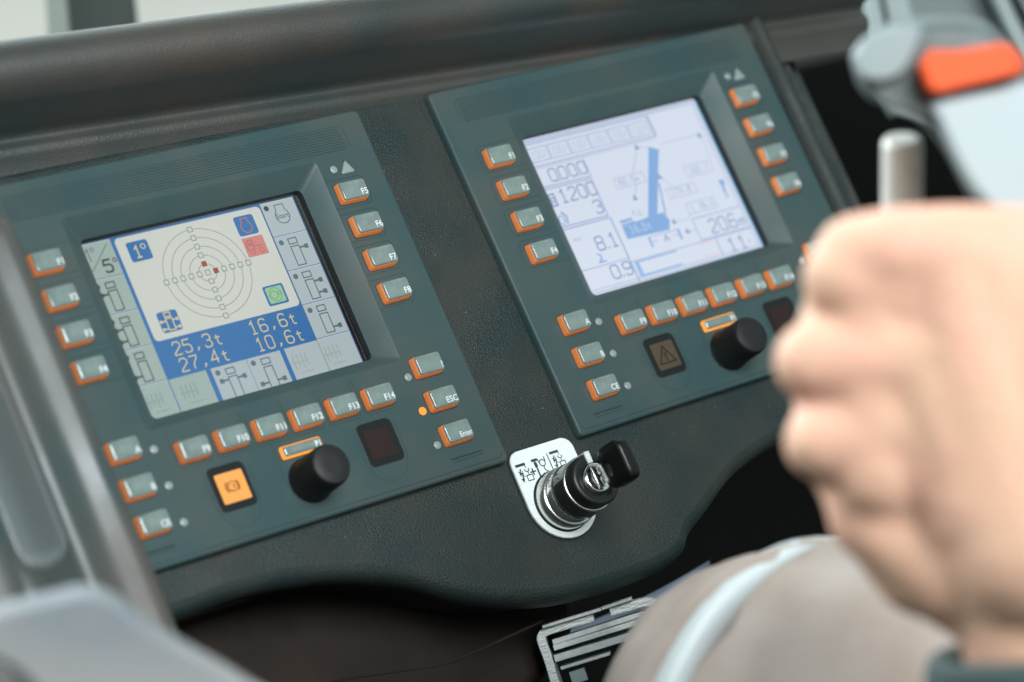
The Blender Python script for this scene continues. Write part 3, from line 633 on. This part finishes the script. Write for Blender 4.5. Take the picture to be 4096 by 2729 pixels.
pkm = MB(); pkm.loft([L3(pk[2], 62.6), L3(pk[3], 58), L3(pocket(-162, -94, 60, 7.4), 45), L3(pocket(-162, -88, 60, 4.5), 30), L3(pocket(-162, -80, 60, 2.0), 26)], 0, True, False, True)
for v in pkm.v: v.x += SHX
pkm.build('grab_pocket', m_side2, side, org, fix=False)

# ------------------------------------------------------------------ key switch and key
ks = thing('key_switch', 'key switch with chrome and black barrel on a white symbol plate between the units', 'key switch', (126.5, -134, -5.5)); og = (126.5, -134, -5.5)
pl = MB(); c0 = (126.5, -133)
def plate(k, z):
    o = []; hw = 19.6 - k
    for i in range(17): a = pi + pi * i / 16; o.append((c0[0] + hw * math.cos(a), c0[1] + (19.6 - k) * math.sin(a), z))
    for ax, a0 in ((1, 0), (-1, 90)):
        for i in range(6):
            a = math.radians(a0 + 90 * i / 5); r = 6 - k * .5; o.append((c0[0] + ax * (19.2 - k - r) + r * math.cos(a), -105.2 - k - r + r * math.sin(a), z))
    return o
pl.loft([plate(-.6, -5.42), plate(-.5, -5.2)], 1, False, False, True)
pl.loft([plate(.2, -5.0), plate(.2, -4.1), plate(.5, -3.8)], 0, False, False, True)
zi = -3.7
def hookload(x, y, k=1.0):
    R_ = lambda pts, wd: stroke(pl, [(x + a * k, y + b * k) for a, b in pts], wd * k, zi, 2)
    R_([(-.2, 0), (6.3, 0)], 1.5); R_([(5.7, -.6), (6.0, -2.2)], .5); R_([(4.6, -2.6), (4.9, -3.9), (6.2, -4.5), (7.3, -3.6), (7.1, -2.6)], .55); R_([(6.1, -4.5), (6.1, -6.2)], .5)
    stroke(pl, [(x + a * k, y + b * k) for a, b in ((4.4, -6.4), (8.2, -6.4), (8.2, -9.4), (4.4, -9.4))], .55 * k, zi, 2, True)
    R_([(2.2, -2.0), (.9, -4.6), (2.6, -4.6), (1.4, -8.0)], .8); R_([(.2, -3.0), (3.4, -6.8)], .4); R_([(3.2, -3.2), (.4, -6.0)], .4)
    R_([(.5, -7.3), (1.4, -8.9), (2.3, -7.3)], .7)
hookload(109.4, -112.2, .88); hookload(130.6, -111.0, .82)
stroke(pl, [(117.6, -115.2), (117.6, -118.6)], .75, zi, 2); stroke(pl, [(115.9, -116.9), (117.3, -116.9)], .75, zi + .01, 2); stroke(pl, [(117.9, -116.9), (119.3, -116.9)], .75, zi + .01, 2)
stroke(pl, [(120.6, -112.2), (120.6, -120.4)], .9, zi, 2); stroke(pl, [(118.9, -111.9), (122.3, -111.9)], 1.3, zi + .05, 2); stroke(pl, [(120.6, -113), (120.6, -115.4)], 1.7, zi + .06, 2)
stroke(pl, circ(124.6, -114.2, 1.6, 0, 20), .5, zi, 2, True); stroke(pl, [(122.6, -111.5), (122.8, -113.8)], .5, zi + .03, 2); stroke(pl, [(126.5, -111.5), (126.4, -113.8)], .5, zi + .03, 2)
stroke(pl, [(124.6, -115.8), (124.6, -117.6), (125.7, -118.8), (124.8, -120.4), (123.2, -119.9), (123.2, -118.9)], .55, zi + .05, 2)
stroke(pl, [(128.9, -110.6), (128.9, -121.2)], .55, zi, 2)
pl.build('symbol_plate', [m_plate, m_black, m_ink], ks, og, fix=False)
def lathe(mb, cx, cy, prof, n=56, mi=0, cap=True):
    mb.loft([circ(cx, cy, r, z, n) for r, z in prof], mi, True, False, cap)
kx, ky = 126.0, -134.2
b = MB(); lathe(b, kx, ky, [(15.2, -3.75), (15.2, -3.0), (14.6, -2.7)], cap=False, mi=1)
lathe(b, kx, ky, [(14.6, -2.8), (14.6, 3.2), (14.2, 3.9), (13.4, 4.0)], cap=False)
b.build('mounting_ring', [m_chrome2, m_black], ks, og)
b = MB(); lathe(b, kx, ky, [(13.4, 4.0), (13.3, 9.2)], cap=False, mi=0); lathe(b, kx, ky, [(13.3, 9.2), (13.8, 9.5), (13.8, 10.2), (13.3, 10.5), (13.3, 11)], cap=False, mi=0)
lathe(b, kx, ky, [(13.3, 11), (13.2, 19.5)], cap=False, mi=1); b.build('chrome_barrel', [m_chrome, m_chrome_darkrefl], ks, og)
b = MB(); lathe(b, kx, ky, [(13.4, 19.5), (13.4, 20.2), (13.1, 20.5), (12.6, 20.5)], cap=False); b.build('trim_ring', m_chrome2, ks, og)
b = MB(); lathe(b, kx, ky, [(12.7, 20.4), (12.7, 26.2), (12.2, 27.2), (11.4, 27.5), (7.6, 27.5), (7.4, 26.2)], cap=False); b.build('black_collar', m_switch, ks, og)
b = MB(); lathe(b, kx, ky, [(7.3, 26.0), (7.3, 28.2), (6.8, 28.9), (5.8, 29.1), (3, 28.7), (1, 28.5)]); lk = b.build('lock_core', m_chrome, ks, og)
b = MB(); box(b, kx - 1.8, ky - 5.2, 28.9, kx + 1.8, ky + 5.4, 29.6); 
b.build('slot_plate', m_chrome2, lk, og)
b = MB(); stroke(b, [(kx - .6, ky + 4.8), (kx - .3, ky + 2.4), (kx - 1.3, ky + 1.4), (kx + .2, ky + .4), (kx - .9, ky - 1.2), (kx - .2, ky - 2.4), (kx - .2, ky - 4.6)], .9, 29.75); b.build('keyway', m_black, lk, og, fix=False)
b = MB()                                       # white pointer on the collar
b.loft([[(kx + a, 0 + ky + c, z) for a, c in ((-1.4, 7.6), (1.4, 7.6), (1.5, 12.9), (-1.5, 12.9))] for z in (27.4, 28.3)], 0, False, False, True); b.loft([[(kx - 1.5, ky + 12.5, z), (kx + 1.5, ky + 12.5, z), (kx + 1.5, ky + 13.2, z), (kx - 1.5, ky + 13.2, z)] for z in (21.5, 28.3)], 0, False, False, True)
b.build('pointer', m_plate, ks, og)
key = thing('key', 'black-headed key standing in the key switch', 'key', (127, -133, 30)); og2 = (127, -133, 30)
b = MB(); box(b, kx + .6, ky - 3.9, 29.6, kx + 2.8, ky + 3.9, 37.5); b.build('blade', m_chrome2, key, og2)
# bow: rounded outline in the y-z plane with a hole, 7 mm thick
def bow(k, x, hole=False):
    n = 40; o = []
    for i in range(n):
        a = 2 * pi * i / n
        if hole: o.append((x, ky + .4 + (4.2 + k) * math.cos(a), 40.4 + (2.5 + k) * math.sin(a)))
        else:
            c, s_ = math.cos(a), math.sin(a); e = .42
            yy = (10.2 - k) * math.copysign(abs(c) ** e, c); zz = 44.0 + (9.9 - k) * math.copysign(abs(s_) ** e, s_)
            yy *= 1 if zz > 40 else 1 - (40 - zz) * .035
            o.append((x, ky + .6 + yy, zz))
    return o
b = MB(); xb = kx + 1.7; t_ = 3.6
b.loft([bow(0, xb - t_, True), bow(1.2, xb - t_), bow(.3, xb - t_ + .7), bow(0, xb - t_ + 1.6), bow(0, xb + t_ - 1.6), bow(.3, xb + t_ - .7), bow(1.2, xb + t_), bow(0, xb + t_, True), bow(0, xb - t_, True)], 0, True)
b.build('key_head', m_key, key, og2)

# ------------------------------------------------------------------ steel bracket under the dash
bk = thing('metal_bracket', 'galvanised steel U bracket with stacked plates below the dashboard edge', 'bracket', (110, -200, 0)); ogb = (110, -200, 0)
BD = 1343
def hoop(mb, pts, wd, depth, push=0):             # flat bar bent in a plane square to the bar's own depth
    V2 = [Vector((x * S, -y * S)) * (BD / FPX) for x, y in pts]; lo = []
    B0 = CAM + FW * BD + RT * (-2048 / FPX * BD) + UP * (1364.5 / FPX * BD)
    for i, p in enumerate(V2):
        a_ = V2[max(0, i - 1)]; c = V2[min(len(V2) - 1, i + 1)]; tn = (c - a_).normalized(); nn = Vector((tn.y, -tn.x)) * wd; e = .3
        Q = lambda k, d_: B0 + RT * (p.x + nn.x * k) + UP * (p.y + nn.y * k) + BDIR * (push + d_)
        lo.append([Q(0, depth), Q(0, e), Q(e / wd, 0), Q(1 - e / wd, 0), Q(1, e), Q(1, depth)])
    mb.loft(lo, 0, False, True, True)
    n_ = len(lo[0])
    for i, f_ in enumerate(mb.f):
        if len(f_) == 4 and (i % n_) == 2: mb.m[i] = 1
BDIR = (FW + RT * .05 - UP * .07).normalized()
outp = [(1300, 1640), (1272, 1590), (1250, 1520), (1236, 1482), (1233, 1466), (1238, 1452), (1252, 1441), (1285, 1430), (1380, 1402), (1470, 1376), (1492, 1373), (1510, 1380), (1530, 1410), (1560, 1480)]
cl = [(v.x, v.y) for v in smoothpts([(x, y, 0) for x, y in outp], 5)]
for sel in ([p for p in cl if p[0] < 1366 or p[1] > 1500 and p[0] < 1400], [p for p in cl if p[0] > 1392]):
    h1 = MB(); hoop(h1, sel, 4.3, 26); h1.build('bent_strap', [m_zinc, m_zincend], bk, ogb)
def bar(x0, y0, x1, y1, wd, push, depth=24, m=None, name='stack_plate'):
    q = MB(); hoop(q, [(x0, y0), ((x0 + x1) / 2, (y0 + y1) / 2), (x1, y1)], wd, depth, push); return q.build(name, [m or m_zinc, m or m_zinc], bk, ogb)
bar(1246, 1437, 1381, 1396, 1.6, -3, name='top_plate'); bar(1382, 1395, 1450, 1372, 1.6, -3, name='top_plate')
bar(1268, 1471, 1478, 1404, 2.5, 2); bar(1270, 1484, 1480, 1419, 2.6, 2)
bar(1272, 1506, 1470, 1447, 3.4, -1); bar(1288, 1532, 1400, 1498, 1.6, -4)
bar(1308, 1545, 1342, 1534, 6, -3, 10, m_joyl)

# ------------------------------------------------------------------ blobs: remeshed capsules (people)
def capsules(name, segs, material, parent, origin, vox=2.2, smooth=10):
    bm = bmesh.new(); og_ = Vector(origin)
    for (a, ra, b_, rb) in segs:
        a = Vector(a); b_ = Vector(b_); ax = (b_ - a); ln_ = max(ax.length, .01); q = ax.to_track_quat('Z', 'Y') if ax.length > .01 else Matrix.Identity(3).to_quaternion()
        rings = []; nr = 20
        prof_ = [(ra * math.sin(t_), -ra * math.cos(t_)) for t_ in [pi / 2 * k / 5 for k in range(1, 6)]] + [(rb * math.cos(t_), ln_ + rb * math.sin(t_)) for t_ in [pi / 2 * k / 5 for k in range(0, 5)]]
        v0 = bm.verts.new((a + q @ Vector((0, 0, -ra)) - og_) * .001); v1 = bm.verts.new((a + q @ Vector((0, 0, ln_ + rb)) - og_) * .001)
        for r, h in prof_: rings.append([bm.verts.new((a + q @ Vector((r * math.cos(2 * pi * i / nr), r * math.sin(2 * pi * i / nr), h)) - og_) * .001) for i in range(nr)])
        for i in range(nr):
            k = (i + 1) % nr; bm.faces.new((v0, rings[0][k], rings[0][i])); bm.faces.new((v1, rings[-1][i], rings[-1][k]))
            for j in range(len(rings) - 1): bm.faces.new((rings[j][i], rings[j][k], rings[j + 1][k], rings[j + 1][i]))
    me = bpy.data.meshes.new(name); bm.to_mesh(me); bm.free(); o = bpy.data.objects.new(name, me); COL.objects.link(o)
    r = o.modifiers.new('r', 'REMESH'); r.mode = 'VOXEL'; r.voxel_size = vox * .001
    s_ = o.modifiers.new('s', 'SMOOTH'); s_.iterations = smooth; s_.factor = .5
    dg = bpy.context.evaluated_depsgraph_get(); me2 = bpy.data.meshes.new_from_object(o.evaluated_get(dg)); o.modifiers.clear(); o.data = me2
    me2.name = name; me2.materials.clear(); me2.materials.append(material)
    for p in me2.polygons: p.use_smooth = True
    o.parent = parent; return o

HD = 925; px = HD * S / FPX                     # mm per display pixel at the hand
og3 = P(2150, 900, HD); person = thing('person', 'operator with bare fist, dark sleeve and beige trousers with white stripe', 'person', og3)
def h(x, y, dd, r): return (P(x, y, HD + dd), r * px)
def cap_(a, b_): return (a[0], a[1], b_[0], b_[1])
segs = []
# back of the hand
for (a, b_) in [((2200, 640, -2, 140), (2380, 1250, -6, 210)), ((2110, 800, 2, 128), (2380, 1250, -6, 200)), ((2110, 960, 4, 122), (2360, 1280, -2, 190)), ((2140, 1090, 6, 115), (2340, 1300, 2, 180)),
                ((2440, 690, 4, 225), (2430, 1200, -4, 230)), ((2290, 650, 2, 180), (2310, 1150, -2, 200)), ((2360, 1290, 4, 180), (2400, 1480, 8, 190)), ((2400, 1480, 8, 185), (2450, 1900, 8, 200)),
                ((2080, 1260, 18, 115), (2330, 1330, 6, 165)), ((2140, 1320, 15, 100), (2300, 1390, 10, 130)), ((2000, 1190, 14, 100), (2200, 1310, 10, 135)), ((2010, 700, 4, 118), (2020, 1080, 6, 120)), ((1958, 640, 16, 96), (1902, 815, 16, 88)), ((1900, 850, 16, 84), (1912, 1010, 16, 84)), ((1925, 1030, 16, 88), (1995, 1170, 18, 88)), ((1995, 1170, 18, 88), (2110, 1320, 16, 100))]: segs.append(cap_(h(*a), h(*b_)))
# fingers: knuckle, middle joint, end joint, tip (curling away from the camera)
for ch in ([(2200, 680, 0, 130), (1948, 640, 2, 106), (1958, 640, 34, 92), (2110, 680, 48, 72)],
           [(2130, 820, 0, 128), (1872, 830, 4, 97), (1900, 835, 34, 90), (2080, 850, 48, 76)],
           [(2120, 970, 2, 122), (1893, 1015, 6, 95), (1920, 1015, 34, 86), (2090, 1010, 46, 72)],
           [(2140, 1110, 6, 114), (1985, 1160, 12, 88), (2000, 1160, 34, 78), (2120, 1150, 44, 66)],
           [(2440, 640, 2, 170), (2200, 590, -4, 124), (2060, 578, -4, 106), (1965, 584, 2, 94)]):
    for a, b_ in zip(ch, ch[1:]): segs.append(cap_(h(*a), h(*b_)))
capsules('body', segs, m_skin, person, og3, 2.0, 13)
# sleeve
sl = []
ax0 = P(2405, 1485, HD + 8); ax1 = P(2470, 2200, HD + 8)
axd = (ax1 - ax0).normalized(); u_ = axd.cross(FW).normalized(); v_ = axd.cross(u_)
sm = MB(); lo = []
for k, (dd, r) in enumerate(((2, 33), (0, 37), (2, 39.5), (8, 40), (12, 39), (14, 41), (30, 44), (60, 47), (110, 50))):
    lo.append([ax0 + axd * dd + (u_ * math.cos(2 * pi * i / 40) + v_ * math.sin(2 * pi * i / 40)) * (r + 1.2 * math.sin(3 * 2 * pi * i / 40 + k)) for i in range(40)])
sm.loft(lo, [1, 1, 1, 1, 0, 0, 0, 0], True); sm.build('sleeve', [m_sleeve, m_cuff], person, og3)
# knee: surface of revolution about the thigh axis, seen from the side
KD = 1130
kc = P(1918, 1800, KD + 25); kpx = KD * S / FPX
Ax = (-RT * .748 + UP * .322 + FW * .58).normalized()            # points out of the knee, away from the camera
Eu = Ax.cross(Vector((0, 0, 1))).normalized(); Ev = Ax.cross(Eu)
kn = MB(); st = MB(); lo = []; R0 = 99; nn_ = 64
def kpt(ang, az, add=0):
    rr_ = R0 * (1 + .02 * math.sin(3 * az + 1) * math.sin(ang)) + add
    return kc + Ax * (rr_ * 1.02 * math.cos(ang)) + (Eu * math.cos(az) + Ev * math.sin(az)) * (rr_ * math.sin(ang))
angs = [math.radians(a) for a in range(2, 93, 3)]
for a in angs: lo.append([kpt(a, 2 * pi * i / nn_, 2.6 * noise.noise(kpt(a, 2 * pi * i / nn_) * .045) + 1.5 * math.sin(a * 13 + 5 * noise.noise(kpt(a, 2 * pi * i / nn_) * .02)) * (1 if .75 < a < 1.2 else .35)) for i in range(nn_)])
for d_ in (30, 80, 150, 260): lo.append([kpt(angs[-1], 2 * pi * i / nn_, 0) - Ax * d_ * 1.0 for i in range(nn_)])
kn.loft(lo, 0, True, True); tr_o = kn.build('trousers', m_trouser, person, og3)
A0, A1 = 65.5, 75.0
st.loft([[kpt(math.radians(a), 2 * pi * i / nn_, e) for i in range(nn_)] for a, e in ((A0 - .3, -1.5), (A0, .9), (A0 + 4.5, 1.1), (A1, .9), (A1 + .3, -1.5))], 0, True)
st.build('reflective_stripe', m_stripe, tr_o, og3)

# ------------------------------------------------------------------ lever, grip, pad, cloth
def tube(mb, pts, r, n=8):
    lo = []
    for i, p in enumerate(pts):
        tn = (pts[min(i + 1, len(pts) - 1)] - pts[max(i - 1, 0)]).normalized(); a = tn.cross(Vector((0, 0, 1))).normalized(); b_ = tn.cross(a)
        lo.append([p + (a * math.cos(2 * pi * k / n) + b_ * math.sin(2 * pi * k / n)) * r for k in range(n)])
    mb.loft(lo, 0, True, True, True)
LD = 1040; up_w = Vector((0, math.sin(TILT), math.cos(TILT))); p_top = P(2074, 318, LD); lpx = LD * S / FPX
lv = MB(); base_l = p_top - up_w * 250; dirl = (p_top - base_l).normalized()
dirl = (P(2074, 318, LD) - P(2066, 1100, LD + 60)).normalized(); base_l = p_top - dirl * 240
e1 = dirl.cross(FW).normalized(); e2 = dirl.cross(e1)
lv.loft([[p_top - dirl * dd + (e1 * math.cos(2 * pi * i / 40) + e2 * math.sin(2 * pi * i / 40)) * r for i in range(40)] for dd, r in ((240, 7.4), (60, 7.4), (3, 7.4), (1.2, 7.1), (.2, 6.3), (0, 5.0))], 0, True, False, True)
o = lv.build('control_lever', m_rod, None, base_l); top(o, 'upright whitish metal lever rising behind the operator fist', 'lever', base_l)

JD = 985
jo = P(2250, 300, JD); grip = thing('joystick_grip', 'grey control grip with orange-red top button and white face at top right corner', 'control grip', jo)
jpx = JD * S / FPX
def slab(mb, poly, d0, d1, mi=0, rad=6):        # outline in display px at the grip's distance, real thickness towards the back
    pts = smoothpts([(x, y, 0) for x, y in poly] + [(poly[0][0], poly[0][1], 0)], 5)[:-1]
    cx = sum(p.x for p in pts) / len(pts); cy = sum(p.y for p in pts) / len(pts); lo = []
    for k, (ins, fr_) in enumerate(((40, 0), (22, .04), (8, .14), (0, .3), (0, .7), (14, .95), (40, 1))):
        lo.append([P(p.x + (cx - p.x) * ins / 260, p.y + (cy - p.y) * ins / 260, d0 + (d1 - d0) * fr_) for p in pts])
    mb.loft(lo, mi, True, True, True)
g1 = MB(); slab(g1, [(1975, 120), (2010, 70), (2100, 42), (2230, 42), (2300, 75), (2350, 130), (2430, 270), (2500, 500), (2400, 560), (2270, 520), (2215, 430), (2160, 330), (2090, 262), (2010, 235), (1965, 180)], JD + 8, JD + 60)
g1.build('grip_body', m_joy, grip, jo)
g1 = MB(); slab(g1, [(1955, 130), (1985, 88), (2050, 62), (2120, 66), (2105, 120), (2075, 170), (2020, 190), (1970, 175)], JD, JD + 22); g1.build('thumb_highlight', m_joyl, grip, jo)  # pale slab paints the highlight on the grip's left end
g1 = MB(); slab(g1, [(2108, 150), (2135, 116), (2190, 116), (2250, 108), (2310, 100), (2345, 130), (2352, 165), (2300, 182), (2220, 200), (2150, 216), (2125, 200)], JD - 8, JD + 20); g1.build('grip_button', m_red, grip, jo)
g1 = MB(); slab(g1, [(2135, 240), (2170, 222), (2280, 200), (2380, 190), (2470, 300), (2520, 500), (2330, 500), (2260, 470), (2200, 380)], JD - 2, JD + 24); g1.build('grip_face', m_white, grip, jo)

b = MB(); tube(b, [P(2390, 500, JD + 34) - up_w * 20 * k for k in range(0, 14)], 13, 24); b.build('shaft', m_joy, grip, jo)
PD = 890; po = P(200, 1500, PD)
pd_ = MB(); pts = smoothpts([(x, y, 0) for x, y in ((-120, 1420), (0, 1388), (110, 1362), (200, 1345), (275, 1372), (345, 1432), (450, 1490), (560, 1555), (680, 1650), (600, 1800), (300, 1800), (150, 1680), (60, 1580), (0, 1525), (-120, 1470), (-120, 1420))], 5)[:-1]
cx, cy = 260, 1560; lo = []
for ins, dd in ((60, 0), (34, 1.5), (14, 6), (3, 13), (0, 22), (0, 60), (20, 80)): lo.append([P(p.x + (cx - p.x) * ins / 400, p.y + (cy - p.y) * ins / 400, PD + dd) for p in pts])
pd_.loft(lo, 0, True, True, True); o = pd_.build('armrest_pad', m_pad, None, po); top(o, 'pale grey smooth armrest pad in the bottom left foreground', 'armrest', po)

bo = P(1200, 1500, 1430)
bc = MB(); lo = []
for k in range(30):
    t_ = k / 29; x = 850 + 780 * t_; y = 1585 - 60 * t_ - 195 * t_ ** 2.2; lo.append([P(x, y + (j - 3) * 14, 1420 + 14 * math.cos(j * 1.1) + 9 * noise.noise(Vector((k * .5, j * .8, 0)))) for j in range(7)])
bc.loft(lo, 0, True, False, False, False); o = bc.build('blue_cloth', m_blue, None, bo); top(o, 'dark blue cloth showing behind the steel bracket', 'cloth', bo)
sol = o.modifiers.new('t', 'SOLIDIFY'); sol.thickness = .003
cb = MB(); pts = smoothpts([tuple(P(x, y, dd)) for x, y, dd in ((640, 1600, 1290), (800, 1560, 1290), (1010, 1528, 1295), (1100, 1495, 1310), (1180, 1458, 1325), (1246, 1428, 1345))], 6)
for i in range(1): pass
tube(cb, pts, .6); o = cb.build('cable', m_brown, None, pts[0]); top(o, 'thin dark cable running to the bracket below the dashboard', 'cable', pts[0])

# ------------------------------------------------------------------ setting
def struct(name, mb, m, lab, cat):
    o = mb.build(name, m); o.matrix_world = M; o['kind'] = 'structure'; o['label'] = lab; o['category'] = cat; return o
Mi = M.inverted()
def W(x, y, z): return (Mi @ Vector((x, y, z))) * 1000      # world metres to the panel frame
q = MB(); q.quad([W(-1.2, -2.2, 0.0), W(1.6, -2.2, 0.0), W(1.6, .62, 0.0), W(-1.2, .62, 0.0)]); struct('cab_floor', q, m_floor, 'black cab floor', 'floor')
q = MB(); q.quad([W(-30, .95, -.9), W(30, .95, -.9), W(30, 40, -.9), W(-30, 40, -.9)]); struct('ground', q, m_ground, 'pale ground outside the windscreen', 'ground')
# front bulkhead under the windscreen (dark)
q = MB(); a = [W(-1.2, .60, 0), W(1.6, .60, 0), W(1.6, .60, .86), W(-1.2, .60, .86)]; c = [W(-1.2, .64, 0), W(1.6, .64, 0), W(1.6, .64, .86), W(-1.2, .64, .86)]
q.loft([a, c], 0, False, True, True); o = struct('cab_wall', q, m_dark, 'dark cab wall below the windscreen', 'wall')
def plank(name, poly, dep, thick, m, lab, cat, parent=None):
    q = MB(); a = [P(x, y, dep) for x, y in poly]; c = [P(x, y, dep) + FW * thick for x, y in poly]; q.loft([a, c], 0, False, True, True)
    og_ = a[0]
    if parent: return q.build(name, m, parent[0], parent[1])
    o = q.build(name, m, None, og_); return top(o, lab, cat, og_)
wp = thing('window_post', 'dark green window post above the hood at top left', 'window post', P(200, 0, 1750)); wo = P(200, 0, 1750)
plank('post', [(138, -150), (275, -180), (300, 60), (160, 90)], 1750, 40, m_post, '', '', (wp, wo))
plank('seal', [(95, -150), (138, -150), (160, 90), (112, 110)], 1745, 45, m_postl, '', '', (wp, wo))
cw = thing('cab_side_frame', 'light grey-green cab side frame behind the control grip at top right', 'cab frame', P(2150, 100, 1800)); co = P(2150, 100, 1800)
plank('side_panel', [(1960, -200), (2700, -200), (2700, 330), (2330, 330), (2060, 260), (1985, 120)], 1800, 30, m_cabgrey, '', '', (cw, co))
plank('trim_strip', [(1965, -120), (1990, -120), (2050, 130), (2022, 130)], 1770, 25, m_cablight, '', '', (cw, co))
plank('trim_strip', [(2010, -120), (2060, -120), (2115, 130), (2060, 130)], 1772, 25, m_cablight, '', '', (cw, co))
plank('trim_strip', [(2240, -120), (2270, -120), (2400, 180), (2365, 180)], 1772, 25, m_cablight, '', '', (cw, co))
plank('seal', [(2300, -60), (2312, -60), (2420, 150), (2405, 150)], 1765, 12, m_dark, '', '', (cw, co))
bpy.context.view_layer.update()
